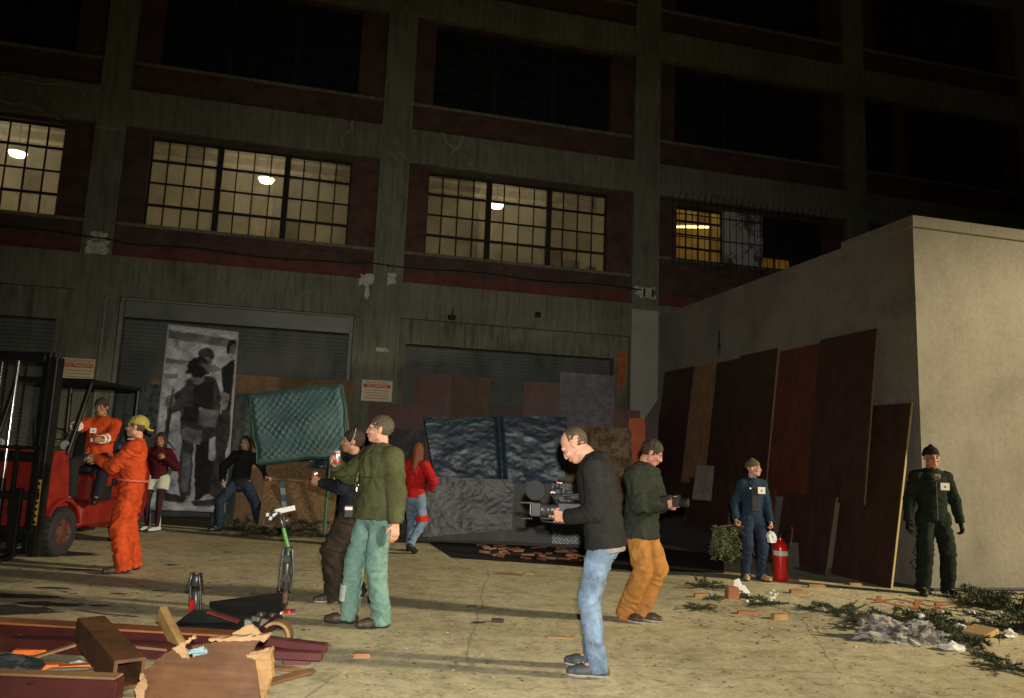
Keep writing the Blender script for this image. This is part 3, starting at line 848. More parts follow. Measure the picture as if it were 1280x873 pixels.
def person(label, loc, phi, H=1.78, fem=False, lean=4, side=0, twist=0, pel=(0, 0, .93), feet=((-.11, 0, 8, 0), (.11, 0, -8, 0)),
           hands=((-.26, .05, .80), (.26, .05, .80)), elb=((-.5, -.8, 0), (.5, -.8, 0)), hdir=None, curl=(.35, .35), head=(0, 0, 0),
           headfwd=0, knee=None, skn=('fair_skin', (.52, .30, .22)), top=None, pants=None, shoe=None, hair=None, hat=None, gloves=None, vox=.008, width=1.0, bare_legs=None, group=None, seat=False, collar=None):
    S = H / 1.78
    root = thing('person', label, 'person', loc, phi, group)
    f = .9 if fem else 1.0
    pel = np.array(pel, float)
    up = nrm((math.sin(R(side)), math.sin(R(lean)), math.cos(R(lean)) * math.cos(R(side))))
    tw = R(twist); rt = nrm(np.array((math.cos(tw), math.sin(tw), 0)) - up * (np.array((math.cos(tw), math.sin(tw), 0)) @ up)); fw = np.cross(up, rt)
    T = lambda x, y, z: pel + rt * x + fw * y + up * z
    hipw = .088 if not fem else .095
    hipL, hipR = pel + np.array((-hipw, 0, -.01)), pel + np.array((hipw, 0, -.01))
    shw = .168 * f * width
    chest = T(0, .0, .33); neck0 = T(0, -.015, .50)
    shL, shR = T(-shw, -.012, .432), T(shw, -.012, .432)
    yaw, pitch, hroll = (R(v) for v in head)
    # head axes: yaw about up, then pitch (down negative)
    Rz = Matrix.Rotation(yaw, 3, 'Z'); Rx = Matrix.Rotation(pitch, 3, 'X'); Ry = Matrix.Rotation(hroll, 3, 'Y')
    HM = np.array(Rz @ Rx @ Ry)
    base = T(0, -.01 + headfwd, .545 - headfwd * .3)
    hc = base + HM @ np.array((0, .028, .118)) * 1.0
    # limbs
    la, lf = .285, .255
    hands = [np.array(h, float) for h in hands]
    EL, WL = ik(shL, hands[0], la, lf, elb[0]); ER, WR = ik(shR, hands[1], la, lf, elb[1])
    kn = knee or ((-.15, 1, 0), (.15, 1, 0)); legs = []
    for i, (hp, ft) in enumerate(((hipL, feet[0]), (hipR, feet[1]))):
        an = np.array((ft[0], ft[1], .085 + ft[3])); K, A = ik(hp, an, .43, .425, kn[i]); yw = R(ft[2])
        legs.append((hp, K, A, np.array((-math.sin(yw), math.cos(yw), 0.)), ft[3]))
    allp = [pel, neck0, hc, EL, WL, ER, WR] + [x for l in legs for x in l[:3]]
    lo = np.min(allp, 0) - .30; hi = np.max(allp, 0) + .30; lo[2] = -.02 if not seat else lo[2]
    # ---- body
    s = SDF(lo, hi, vox)
    tb = (fw, .68)
    s.cap(T(0, 0, .0), T(0, 0, .18), .125 * f, .115 * f, .03, tb); s.cap(T(0, 0, .16), T(0, .005, .36), .115 * f, .145 * f, .04, tb)
    s.cap(shL, shR, .048, .048, .05)
    for q_ in (shL, shR): s.cap(T(0, -.015, .485), q_, .042, .045, .04)
    s.cap(T(0, -.012, .44), base + HM @ np.array((0, .0, .04)), .056 * f, .053 * f, .03)
    for sh, e, w in ((shL, EL, WL), (shR, ER, WR)):
        s.cap(sh, e, .046 * f, .036 * f, .02); s.cap(e, w, .037 * f, .025 * f, .015)
    for hp, K, A, fd, lift in legs:
        s.cap(hp, K, .082, .055, .03); s.cap(K, A, .053, .036, .02); s.cap(A, A + fd * .13 + np.array((0, 0, -.045 - lift * .9)), .036, .028, .02)
    # head
    hp_ = lambda x, y, z: hc + HM @ np.array((x, y, z))
    s.ell(hp_(0, -.014, .034), (.076, .095, .088), HM, .02)
    s.ell(hp_(0, .022, -.030), (.060, .070, .072), HM, .025)
    s.ell(hp_(0, .052, -.083), (.032, .034, .026), HM, .025)       # chin
    s.cap(hp_(-.05, .01, -.06), hp_(-.022, .062, -.085), .020, .018, .02); s.cap(hp_(.05, .01, -.06), hp_(.022, .062, -.085), .020, .018, .02)
    s.cap(hp_(-.04, .076, .030), hp_(.04, .076, .030), .013, .013, .014)   # brow
    for sx in (-1, 1):
        s.ell(hp_(.031 * sx, .096, .006), (.017, .018, .012), HM, .010, True)      # eye socket
        s.ell(hp_(.040 * sx, .070, -.022), (.024, .022, .020), HM, .016)            # cheek
        s.ell(hp_(.078 * sx, -.008, -.004), (.010, .019, .032), HM, .006)           # ear
        s.ell(hp_(.012 * sx, .102, -.030), (.010, .012, .009), HM, .006)            # nostril wing
    s.cap(hp_(0, .086, .018), hp_(0, .104, -.022), .009, .0125, .008)      # nose
    s.ell(hp_(0, .089, -.053), (.027, .014, .0075), HM, .005); s.ell(hp_(0, .087, -.065), (.022, .014, .0075), HM, .005)
    # hands
    hn = []
    for i, (e, w, sg) in enumerate(((EL, WL, -1), (ER, WR, 1))):
        fd = nrm(w - e); 
        if hdir and hdir[i] is not None: fd, pn = nrm(hdir[i][0]), nrm(hdir[i][1])
        else: pn = nrm(np.array((-sg, 0., 0.)))                      # palm faces the body
        pn = nrm(pn - (pn @ fd) * fd); sd = np.cross(fd, pn) * (1 if sg < 0 else -1)  # towards the thumb
        if not (hdir and hdir[i] is not None) and sd[1] < 0: sd = -sd
        c = curl[i]; hs = .93 if fem else 1.0
        for o in (-.032, -.011, .011, .032): s.cap(w + fd * .01 + sd * o * .7, w + fd * .085 * hs + sd * o, .0145, .0125, .012)
        for j, (o, ln) in enumerate(((.033, .074), (.011, .083), (-.011, .078), (-.032, .060))):
            p = w + fd * .085 * hs + sd * o; a = c * (1 + .12 * j)
            for q, (fr, r0, r1) in enumerate(((.45, .0098, .009), (.31, .009, .0083), (.24, .0083, .0072))):
                d = fd * math.cos(a) + pn * math.sin(a); p2 = p + d * ln * fr * hs; s.cap(p, p2, r0, r1, .002); p = p2; a += c * 1.25
        tb0 = w + fd * .022 + sd * .026; t1 = tb0 + nrm(fd * .62 + sd * .68 + pn * (.25 + .35 * c)) * .044; t2 = t1 + nrm(fd * .85 + sd * .25 + pn * (.2 + .7 * c)) * .032
        s.cap(tb0, t1, .0145, .011, .010); s.cap(t1, t2, .0105, .009, .003)
        hn.append((w, fd, pn, sd))
    V, F = s.mesh()
    cen = V[F].mean(1); q = (cen - hc) @ HM; mi = np.zeros(len(F), int)
    mats = [skin(*skn)]
    lipc = tuple(np.array(skn[1]) * (.85, .55, .55)); mats.append(mat(skn[0] + '_lips', lipc, .45, .1, 10, 0))
    hm = (hair or {}).get('mat') or HAIR_D
    mats.append(hm); mats.append(gloves or hm); mats.append(bare_legs or mats[0])
    mi[(np.abs(q[:, 0]) < .024) & (q[:, 1] > .085) & (q[:, 2] < -.047) & (q[:, 2] > -.072)] = 1
    bx = np.abs(q[:, 0]); mi[(bx > .014) & (bx < .048) & (q[:, 1] > .066) & (q[:, 2] > .026) & (q[:, 2] < .036)] = 2
    if gloves:
        for w in (WL, WR): mi[(np.linalg.norm(cen - w, axis=1) < .21) & (q[:, 2] < -.15)] = 3
    if bare_legs: mi[cen[:, 2] < pel[2] - .05] = 4
    mk('body', V * S, F, mats, root, mi)
    m = MB()
    for sx in (-1, 1):
        M_ = Matrix.Translation(Vector(hp_(.031 * sx, .0785, .005) * S)) @ Matrix(HM.tolist()).to_4x4() @ Matrix.Rotation(R(-90), 4, 'X') @ Matrix.Scale(S, 4)
        pr = [(.0105 * math.sin(a), .0105 * math.cos(a)) for a in np.linspace(math.pi, .5, 8)]
        m.lathe(pr, 12, M_, 0); m.lathe([(.0075, .0090), (.0070, .0105), (.001, .0120)], 10, M_, 1)
    m.build('eyes', [EYEW, EYED], root)
    # ---- top
    if top:
        pf = top.get('puff', .02); s = SDF(lo, hi, vox); hem = top.get('hem', -.06); ht = top.get('flare', 0)
        s.cap(T(0, .006, min(hem, 0) - .05), T(0, 0, .18), .160 * f * width + pf * 1.1 + ht, .135 * f * width + pf * 1.1, .03, (fw, .72))
        s.cap(T(0, top.get('belly', 0), .16), T(0, .008, .35), .135 * f * width + pf, .152 * f * width + pf, .04, (fw, .72))
        if fem: s.ell(T(-.065, .09, .31), (.062, .055, .06), None, .03); s.ell(T(.065, .09, .31), (.062, .055, .06), None, .03)
        s.cap(shL, shR, .054 + pf * .4, .054 + pf * .4, .05)
        for q_ in (shL, shR): s.cap(T(0, -.012, .482), q_, .052 + pf * .25, .052 + pf * .4, .045)
        s.plane(-up, -(up @ T(0, 0, hem)))
        ck = .078 if top.get('collar', True) else .066
        if top.get('hood'): s.cap(T(-.06, -.075, .47), T(.06, -.075, .47), .05, .05, .04)
        s.cap(T(0, -.008, .42), T(0, -.008, top.get('neck', .525)), ck + .02, ck, .03, None, False, True)
        for sh, e, w in ((shL, EL, WL), (shR, ER, WR)):
            ar = top.get('arm', .056) + pf * .55
            s.cap(sh, e, ar + .008, ar, .03); d = nrm(w - e); s.cap(e, w - d * (.0 if not top.get('push') else .06), ar, ar * .72, .02, None, False, True)
        V, F = s.mesh(); V = fold(V, F, top.get('amp', .0055), top.get('freq', 34), len(label))
        mk(top.get('name', 'jacket'), V * S, F, top['mat'], root)
        tr = top.get('trim')
        if tr:
            for sh, e, w in ((shL, EL, WL), (shR, ER, WR)):
                d = nrm(w - e); ar = (top.get('arm', .056) + pf * .55) * .74; pts = [Vector((w - d * q_) * S) for q_ in (.045, .040, .006, .001)]
                MB().tube(pts, [ar * .95 * S, (ar + .004) * S, (ar + .003) * S, ar * .9 * S], 18).build('cuff', tr, root)
            if top.get('collar', True):
                cb_ = MB(); R_ = .073 + pf * .12; n_c = 22; vs = []
                for k_ in range(n_c + 1):
                    a_ = math.pi * (.62 + 1.76 * k_ / n_c)          # open at the throat
                    for rr, zz in ((R_ + .012, .475), (R_ + .016, .505), (R_ + .006, .538), (R_ - .004, .535), (R_ + .002, .480)): vs.append(Vector(T(rr * math.cos(a_ + math.pi / 2 - math.pi * 1.0), rr * math.sin(a_ + math.pi / 2 - math.pi * 1.0) - .008, zz + .006 * math.sin(k_ * 1.7)) * S))
                cb_.add(vs, [(5 * i + k, 5 * i + (k + 1) % 5, 5 * i + 5 + (k + 1) % 5, 5 * i + 5 + k) for i in range(n_c) for k in range(5)], 0, True); cb_.build('collar', tr, root)
    # ---- trousers
    if pants:
        bg_ = pants.get('bag', .012); s = SDF(lo, hi, vox); ch = pants.get('cuff', .055)
        s.cap(pel + up * .09 + (0, 0, 0), pel + np.array((0, 0, -.05)), .134 * f * width + bg_ * .4, .144 * f + bg_ * .5, .04, (fw, .74))
        s.plane(up, up @ (pel + up * min(.10, (top or {}).get('hem', .0) + .045)))
        for j, (hp, K, A, fd, lift) in enumerate(legs):
            d = nrm(A - K)
            if ch > .5: s.cap(hp + np.array((0, 0, -.03)), hp + (K - hp) * .5, .10 + bg_, .095 + bg_, .03, None, False, True); continue
            end = A + d * (.085 - ch) if ch < .3 else K + (A - K) * (1 - (ch - .08) / .42)
            s.cap(hp + np.array((0, 0, -.03)), K, .087 + bg_ * .8, .066 + bg_, .03); s.cap(K, end, .066 + bg_, .052 + bg_ * 1.1, .018, None, False, True)
        V, F = s.mesh(); V = fold(V, F, pants.get('amp', .006), pants.get('freq', 30), len(label) + 5)
        mk(pants.get('name', 'trousers'), V * S, F, pants['mat'], root)
    if shoe:
        for hp, K, A, fd, lift in legs:
            s = SDF(A - .30, A + .30, max(.006, vox * .8)); 
            heel = A - fd * .045 + np.array((0, 0, -.045)); g_ = -.048 - lift * .92
            ball = A + fd * .12 + np.array((0, 0, g_)); toe = A + fd * .175 + np.array((0, 0, g_ - .004))
            s.cap(A + np.array((0, 0, .02 + shoe.get('shaft', 0))), heel + fd * .02, .043, .042, .02); s.cap(heel, ball, .037, .042, .02, None); s.cap(ball, toe, .042, .033, .02)
            s.cap(A + np.array((0, 0, -.01)), ball, .040, .030, .02)
            if lift < .02: s.plane((0, 0, -1), -.001)
            V, F = s.mesh(); c_ = V[F].mean(1)
            if lift < .02: si = (c_[:, 2] < .024).astype(int)
            else: si = np.zeros(len(F), int)
            mk('shoe', V * S, F, [shoe['mat'], shoe.get('sole', shoe['mat'])], root, si)
    hq = lambda X, Y, Z: SDF.loc(X, Y, Z, hc, HM)
    if hair:
        st = hair.get('style', 'short'); s = SDF(hc - .32 if st == 'long' else hc - .19, hc + .19, min(vox, .007)); bh = hair.get('bulk', 0)
        hl = hair.get('line', .035)
        def hf(X, Y, Z):
            q = hq(X, Y, Z); r = (.078 + bh, .101 + bh, .095 + bh)
            y, z = q[1] + .018, q[2] - .036
            k0 = np.sqrt((q[0] / r[0]) ** 2 + (y / r[1]) ** 2 + (z / r[2]) ** 2)
            d = (k0 - 1) * .085
            jg = .006 * np.sin(q[0] * 210 + q[2] * 90) * np.sin(q[2] * 160 - q[1] * 70)
            d = d - .35 * np.abs(jg) + .002; d = np.maximum(d, .8 * q[1] - .6 * q[2] - hl + jg)
            if st != 'long': d = np.maximum(d, -q[2] - hair.get('nape', .062) + q[1] * .5)
            if st == 'receding': d = np.maximum(d, q[1] + .35 * q[2] - .028)
            return d
        s.fn(hf, hc - .14, hc + .14)
        if st == 'long':
            for sx in (-1, 1): s.cap(hp_(.062 * sx, -.02, .02), base + rt * .085 * sx + up * -.05 + fw * -.02, .036, .030, .03)
            s.cap(hp_(0, -.06, .02), base + fw * -.075 + up * -.14, .075, .055, .04)
        V, F = s.mesh(); V = fold(V, F, hair.get('amp', .0030), 70, 3)
        mk('hair', V * S, F, hair['mat'], root)
    if hat:
        s = SDF(hc - .22, hc + .22, min(vox, .007)); r = (.090, .112, .105)
        def bf(X, Y, Z):
            q = hq(X, Y, Z); d = (np.sqrt((q[0] / r[0]) ** 2 + ((q[1] + .018) / r[1]) ** 2 + ((q[2] - .040) / r[2]) ** 2) - 1) * .095
            return np.maximum(d, (.030 + .18 * q[1] if hat['style'] == 'beanie' else .038 + .10 * q[1]) - q[2])
        s.fn(bf, hc - .15, hc + .16)
        if hat['style'] == 'beanie': s.cap(hp_(0, -.02, .135), hp_(0, -.03, .145), .03, .02, .02)
        if hat['style'] == 'cap': s.cap(hp_(0, -.09, .020), hp_(0, -.15, -.015), .045, .04, .012, (HM[:, 2], .3))
        V, F = s.mesh(); V = fold(V, F, hat.get('amp', .003), 60, 2)
        mk('hat', V * S, F, hat['mat'], root)
    return root, dict(S=S, T=lambda x, y, z: Vector(T(x, y, z) * S), h=lambda x, y, z: Vector(hp_(x, y, z) * S), hands=[tuple(Vector(v * (S if n == 0 else 1)) for n, v in enumerate(h_)) for h_ in hn],
                      pel=Vector(pel * S), legs=[[Vector(np.array(v) * S) for v in l[:3]] for l in legs], EL=Vector(EL * S), ER=Vector(ER * S), fw=Vector(fw), rt=Vector(rt), up=Vector(up), HM=Matrix(HM.tolist()))
def m_hair(name, c):
    m, nt, p = new_mat(name)
    v = coord(nt, (1, 1, .28)); w = N(nt, 'ShaderNodeTexNoise', Scale=150, Detail=5, Distortion=.6, Roughness=.7); L(nt, v, w.inputs['Vector'])
    L(nt, ramp(nt, w.outputs['Fac'], [(.3, tone(c, .35)), (.5, c), (.7, tone(c, 1.9))]), p.inputs['Base Color']); p.inputs['Roughness'].default_value = .62; p.inputs['Specular IOR Level'].default_value = .35
    bump(nt, p, w.outputs['Fac'], .9, .01); MC[name] = m
    return m
# ---- the eleven people
BLACKC = cloth('black_fleece', (.018, .018, .017)); JEANB = cloth('faded_blue_denim', (.15, .215, .31), .5); JEAND = cloth('dark_blue_denim', (.022, .035, .065), .3)
OLIVE = cloth('olive_jacket_cloth', (.074, .078, .034), .3); TEALC = cloth('teal_work_trousers', (.155, .262, .225), .25); ORNG = cloth('orange_coverall_cloth', (.52, .068, .018), .3)
DKGRN = cloth('dark_green_jacket_cloth', (.026, .030, .022), .3); TANP = cloth('tan_canvas', (.36, .165, .045), .25); NAVY = cloth('navy_shirt_cloth', (.013, .016, .022), .3)
BRNP = cloth('dark_brown_cloth', (.034, .026, .018), .3); REDC = cloth('red_fleece', (.42, .018, .018), .2); DENJ = cloth('dark_denim_jacket', (.020, .040, .062), .3)
CVGRN = cloth('dark_green_coverall', (.014, .021, .014), .3); MAROON = cloth('maroon_jacket_cloth', (.07, .010, .012), .3)
SH_BRN = mat('brown_boot_leather', (.055, .030, .020), .55, .3, 20); SH_BLK = mat('black_shoe_leather', (.014, .013, .012), .5, .3, 20); SH_TAN = mat('tan_boot_suede', (.42, .27, .10), .8, .2, 20)
SH_GRY = mat('grey_trainer', (.05, .052, .06), .6, .5, 60); SOLE_W = mat('pale_rubber_sole', (.42, .40, .36), .7, .2, 20); SOLE_D = mat('dark_rubber_sole', (.02, .02, .02), .8, .2, 20)
WHT = mat('white_card', (.75, .74, .70), .7, .06, 8, .1); REFL = mat('flash_white_tape', (.96, .96, .97), .5, .0, 20, 0)  # flash glare off the tape is put into its near-white base colour
HAIR_D = m_hair('dark_brown_hair', (.035, .022, .014)); HAIR_G = m_hair('greying_brown_hair', (.085, .068, .048))
HAIR_B = m_hair('short_brown_hair', (.075, .052, .032)); HAIR_R = m_hair('auburn_hair', (.13, .045, .018))
RUB = mat('black_rubber', (.018, .018, .018), .75, .3, 12, .3, 60); CHR = mat('chrome', (.85, .85, .86), .14, .03, 8, 0, 10, 1.0); BPL = mat('black_plastic', (.016, .016, .017), .5, .3, 10, .1, spec=.25); GRAYP = mat('grey_plastic', (.16, .16, .17), .45, .15, 6, .1)
REDP = mat('red_paint', (.55, .018, .012), .3, .15, 4, .1)
def badge(root, J, x, z, y=.165, w=.085, h=.07, name='badge'):
    """white event badge with a small dark triangle, pinned to the chest"""
    m = MB(); c = J['T'](x, y, z); Mx = Matrix((J['rt'], J['fw'], J['up'])).transposed()
    m.box(c, (w, .003, h), Mx, 0)
    a = [Vector((-.014, .0035, -.012)), Vector((.014, .0035, -.012)), Vector((0, .0035, .014))]
    m.add([c + Mx @ v for v in a], [(0, 1, 2)], 1)
    return m.build(name, [WHT, BLKP], root)

def turn(dx, dy): return math.atan2(-dx, dy)
FAIR = ('fair_skin', (.56, .31, .215)); RUDDY = ('ruddy_skin', (.46, .22, .155)); TANS = ('tanned_skin', (.38, .20, .13)); PALE = ('pale_skin', (.50, .34, .27))

# 1 man with the video camera
VP = G(738, 842)
vroot, J1 = person('balding man in black fleece and faded jeans looking down at a video camera', VP + Vector((.045, 0, 0)), turn(-.96, .28), 1.80, lean=9, headfwd=.055, pel=(0, -.035, .935),
    feet=((-.10, -.02, 12, 0), (.12, .05, -4, 0)), knee=((-.05, 1, 0), (.05, 1, 0)), hands=((-.13, .21, 1.03), (.05, .26, 1.03)), elb=((-.6, -.9, -.5), (.6, -.7, -.5)),
    hdir=(((.25, .95, .05), (.8, -.2, .3)), ((-.2, .95, .1), (-.9, -.1, .1))), curl=(.75, .75), head=(0, -42, 0), skn=FAIR,
    top=dict(trim=cloth('black_trim', (.012, .012, .012)), mat=BLACKC, puff=.022, hem=-.10, amp=.005, belly=.012, name='fleece'), pants=dict(mat=JEANB, bag=.008, cuff=.035, amp=.006, name='jeans'), shoe=dict(mat=SH_GRY, sole=SOLE_W), hair=dict(style='receding', mat=HAIR_B, bulk=-.002), vox=.0065, width=1.12)
# grey shirt tail under the fleece, shoe stripes
s = SDF(J1['pel'] - Vector((.3, .3, .3)), J1['pel'] + Vector((.3, .3, .3)), .008); s.cap(J1['T'](0, 0, -.16), J1['T'](0, 0, .1), .172, .165, .02, (J1['fw'], .74)); s.plane(-J1['up'], -(J1['up'].dot(J1['T'](0, 0, -.135)))); s.plane(J1['up'], J1['up'].dot(J1['T'](0, 0, -.07)))
V, F = s.mesh(); mk('shirt_tail', V, F, cloth('grey_tshirt', (.22, .21, .20)), vroot)
m = MB()
for l in J1['legs']:
    A = l[2]
    for k in range(3): m.tube([A + Vector((-.042, .02 + .035 * k, -.055)), A + Vector((-.030, .035 + .035 * k, -.018 - .010 * k)), A + Vector((0, .045 + .035 * k, -.004 - .012 * k))], .004, 5)
m.build('shoe_stripes', SOLE_W, vroot)
m = MB()
H_, K, A = J1['legs'][0]
m.tube([H_ * .8 + K * .2 + Vector((-.094, -.01, 0)), H_ * .5 + K * .5 + Vector((-.088, -.005, 0)), K + Vector((-.078, 0, 0)), K * .5 + A * .5 + Vector((-.072, 0, 0)), A + Vector((-.066, 0, .02))], .0035, 5)
m.build('seam', mat('pale_denim_seam', (.17, .21, .27), .9), vroot)

# 2 man in tan trousers with the still camera
broot, J2 = person('dark-haired man in a dark green jacket and tan trousers looking at a small camera', G(797, 777), turn(.80, -.60), 1.76, lean=3, pel=(0, .02, .90),
    feet=((-.07, .0, 6, 0), (.07, -.09, -4, 0)), hands=((-.03, .31, 1.10), (.05, .30, 1.08)), elb=((-.7, -.7, -.4), (.7, -.7, -.4)),
    hdir=(((.4, .85, .1), (.8, -.4, .2)), ((-.4, .85, .1), (-.8, -.4, .2))), curl=(.7, .7), head=(24, -27, 0), skn=RUDDY,
    top=dict(trim=cloth('dark_green_trim', (.022, .026, .018)), mat=DKGRN, puff=.042, hem=-.14, amp=.007, flare=.015), pants=dict(mat=TANP, bag=.022, cuff=.03, amp=.008), shoe=dict(mat=SH_BRN, sole=SOLE_W), hair=dict(style='short', mat=HAIR_D, bulk=.004), vox=.0075, width=1.06)

# 3 man in the green jacket
groot, J3 = person('grey-haired man in olive jacket and teal trousers raising a drink can', G(459, 782), turn(-.74, -.67), 1.80, lean=0, pel=(.0, -.02, .94),
    feet=((-.14, -.04, -22, 0), (.13, .10, -40, 0)), knee=((-.1, 1, 0), (.5, 1, 0)), hands=((-.30, -.02, .80), (.28, .24, 1.30)), elb=((-.35, -1, 0), (.9, -.3, -.7)),
    hdir=(None, ((-.35, .35, .8), (-.9, .1, .1))), curl=(.3, .85), head=(-38, 3, 0), skn=FAIR,
    top=dict(trim=cloth('olive_trim', (.045, .055, .022)), mat=OLIVE, puff=.044, hem=-.07, amp=.009, flare=.03, arm=.058, freq=30), pants=dict(mat=TEALC, bag=.020, cuff=.03, amp=.008), shoe=dict(mat=SH_BRN, sole=SOLE_D), hair=dict(style='short', mat=HAIR_G, bulk=.001, amp=.004), vox=.007, width=1.05)
m = MB(); m.tube([J3['T'](.02, .205, z) for z in (-.06, .05, .15)] + [J3['T'](.015, .215, .28), J3['T'](.01, .185, .38), J3['T'](.01, .13, .46)], .006, 6)
m.tube([J3['T'](-.17, .155, .27), J3['T'](-.07, .205, .27)], .006, 6).tube([J3['T'](.17, .155, .27), J3['T'](.09, .205, .27)], .006, 6); m.build('jacket_seams', cloth('dark_olive_seam', (.03, .045, .016)), groot)
m = MB(); c = J3['T'](-.03, .225, .20); m.lathe([(.004, .008), (.02, .008), (.022, 0), (.02, -.008), (.004, -.008)], 14, TR(c, rot(75, 0, 0)), 0)
m.tube([c + Vector((0, 0, .02)), c + Vector((.01, -.005, .07)), c + Vector((-.015, -.01, .12))], .0035, 5).tube([c + Vector((0, 0, -.02)), c + Vector((.0, 0, -.05))], .006, 6)
m.build('dangling_whistle', CHR, groot)
m = MB(); K, A = J3['legs'][1][1], J3['legs'][1][2]; c = K * .38 + A * .62; d = (A - K).normalized()
ax_ = Vector((.25, .95, 0)).cross(d).normalized(); fr_ = d.cross(ax_).normalized() * (-1 if d.cross(ax_).y < 0 else 1)
vs = [c + d * t_ + (fr_ * math.cos(a_) + ax_ * math.sin(a_)) * .099 for t_ in (-.065, -.02, .02, .065) for a_ in np.linspace(-.75, .75, 11)]
m.add(vs, [(j * 11 + i, j * 11 + i + 1, j * 11 + i + 12, j * 11 + i + 11) for j in range(3) for i in range(10)], 0, True); m.build('taped_patch', mat('silver_duct_tape', (.52, .52, .50), .5, .25, 25, .4, 50), groot)
m = MB(); K, Hh = J3['legs'][0][1], J3['legs'][0][0]; c = Hh * .55 + K * .45
m.add([c + Vector((-.10 + .0, .045, 0)) + Vector((0.0, .055 * math.cos(a), .09 * math.sin(a))) + Vector((-.012 + .012 * abs(math.cos(a)), 0, 0)) for a in np.linspace(0, 6.28, 13)[:-1]], [tuple(range(12))])
m.build('wet_stain', cloth('wet_teal_cloth', (.075, .135, .115)), groot)

# 4 man behind him
nroot, J4 = person('dark-haired man in navy shirt and baggy brown trousers holding a can out', G(426, 751), turn(-.97, -.18), 1.72, lean=2, pel=(0, -.04, .91),
    feet=((-.09, .06, 8, 0), (.11, -.15, -8, 0)), hands=((-.16, .27, 1.16), (.25, .0, .80)), elb=((-.8, -.5, -.6), (.5, -.9, 0)), hdir=(((.25, .9, .35), (.85, -.2, .1)), None), curl=(.8, .3), head=(4, 2, 0), skn=TANS,
    top=dict(mat=NAVY, puff=.022, hem=-.06, amp=.006, name='shirt'), pants=dict(mat=BRNP, bag=.035, cuff=.02, amp=.010), shoe=dict(mat=SH_BRN, sole=SOLE_W), hair=dict(style='short', mat=HAIR_D, bulk=.008, amp=.005, nape=.08), vox=.0075)
badge(nroot, J4, -.08, .27, .175, .05, .07)
m = MB(); m.tube([J4['h'](-.080, .02, -.02), J4['h'](-.088, -.01, .06), J4['h'](-.05, -.02, .135)], .004, 5); m.build('headset_band', SOLE_W, nroot)
m = MB(); c = J4['pel'] + Vector((-.20, .02, -.02)); m.box(c, (.05, .09, .13), rot(0, 8, 0), 0, .01).box(c + Vector((-.03, 0, .03)), (.01, .07, .03), None, 1); m.build('belt_pouch', [BPL, WHT], nroot)

# 5 woman in red from behind
rroot, J5 = person('auburn-haired woman in a red jacket and jeans walking away towards the blue tarp', G(514, 691), turn(.30, .95), 1.66, fem=True, lean=3, pel=(0, 0, .90),
    feet=((-.09, .14, 6, 0), (.10, -.25, -4, .10)), hands=((-.10, .2, 1.0), (.22, .12, .98)), elb=((-.8, -.8, 0), (.8, -.8, 0)), head=(10, -4, 0), skn=PALE,
    top=dict(mat=REDC, puff=.035, hem=-.06, amp=.007), pants=dict(mat=JEANB, bag=.010, cuff=.03, name='jeans'), shoe=dict(mat=SH_BLK), hair=dict(style='long', mat=HAIR_R, bulk=.012), vox=.0085)
m = MB(); K, Hh = J5['legs'][1][1], J5['legs'][1][0]; c = K * .85 + Hh * .15; d = (Hh - K).normalized(); m.tube([c - d * .045, c + d * .045], [.094, .096], 14, 0, False); m.build('red_knee_bandana', REDP, rroot)

# 6 woman pulling the mattress
mroot, J6 = person('long-haired woman in black jumper and jeans striding past the tall poster', G(297, 664), turn(.15, -1), 1.76, fem=True, lean=4, side=-6, pel=(.03, 0, .84),
    feet=((-.36, .0, 30, 0), (.30, .10, -40, 0)), knee=((-.6, 1, 0), (.6, 1, 0)), hands=((-.42, .16, .93), (.30, .10, .85)), elb=((-.6, -.7, -.4), (.8, -.5, 0)), hdir=(((-1, .3, -.1), (0, -.2, -1)), None), curl=(.8, .4), head=(-10, 0, 5), skn=PALE,
    top=dict(mat=BLACKC, puff=.024, hem=-.08, name='jumper'), pants=dict(mat=JEAND, bag=.016, cuff=.03, name='jeans'), shoe=dict(mat=SH_BLK), hair=dict(style='long', mat=HAIR_D), vox=.0085)
c = J6['hands'][0]; hpos = mroot.matrix_basis @ (c[0] + c[1] * .09 + c[2] * .025)

# 7 woman by the poster's left edge
wroot, J7 = person('dark-haired woman in a maroon jacket, white shorts and white boots left of the tall poster', G(190, 664), turn(.10, -1), 1.66, fem=True, lean=2, pel=(0, 0, .93),
    feet=((-.10, .06, -25, 0), (.10, -.04, -10, 0)), hands=((-.14, .16, 1.28), (.25, .0, .85)), elb=((-.8, -.5, -.7), (.6, -.8, 0)), curl=(.7, .3), head=(0, 2, 0), skn=TANS,
    top=dict(mat=MAROON, puff=.03, hem=-.02), pants=dict(mat=mat('white_shorts', (.5, .52, .45), .9, .15), bag=.02, cuff=.60, name='shorts'), shoe=dict(mat=mat('white_boot_leather', (.55, .54, .50), .6, .15, 8), sole=SOLE_D, shaft=.16), hair=dict(style='long', mat=HAIR_D, bulk=.006), bare_legs=cloth('plum_tights', (.045, .02, .022)), vox=.0085)

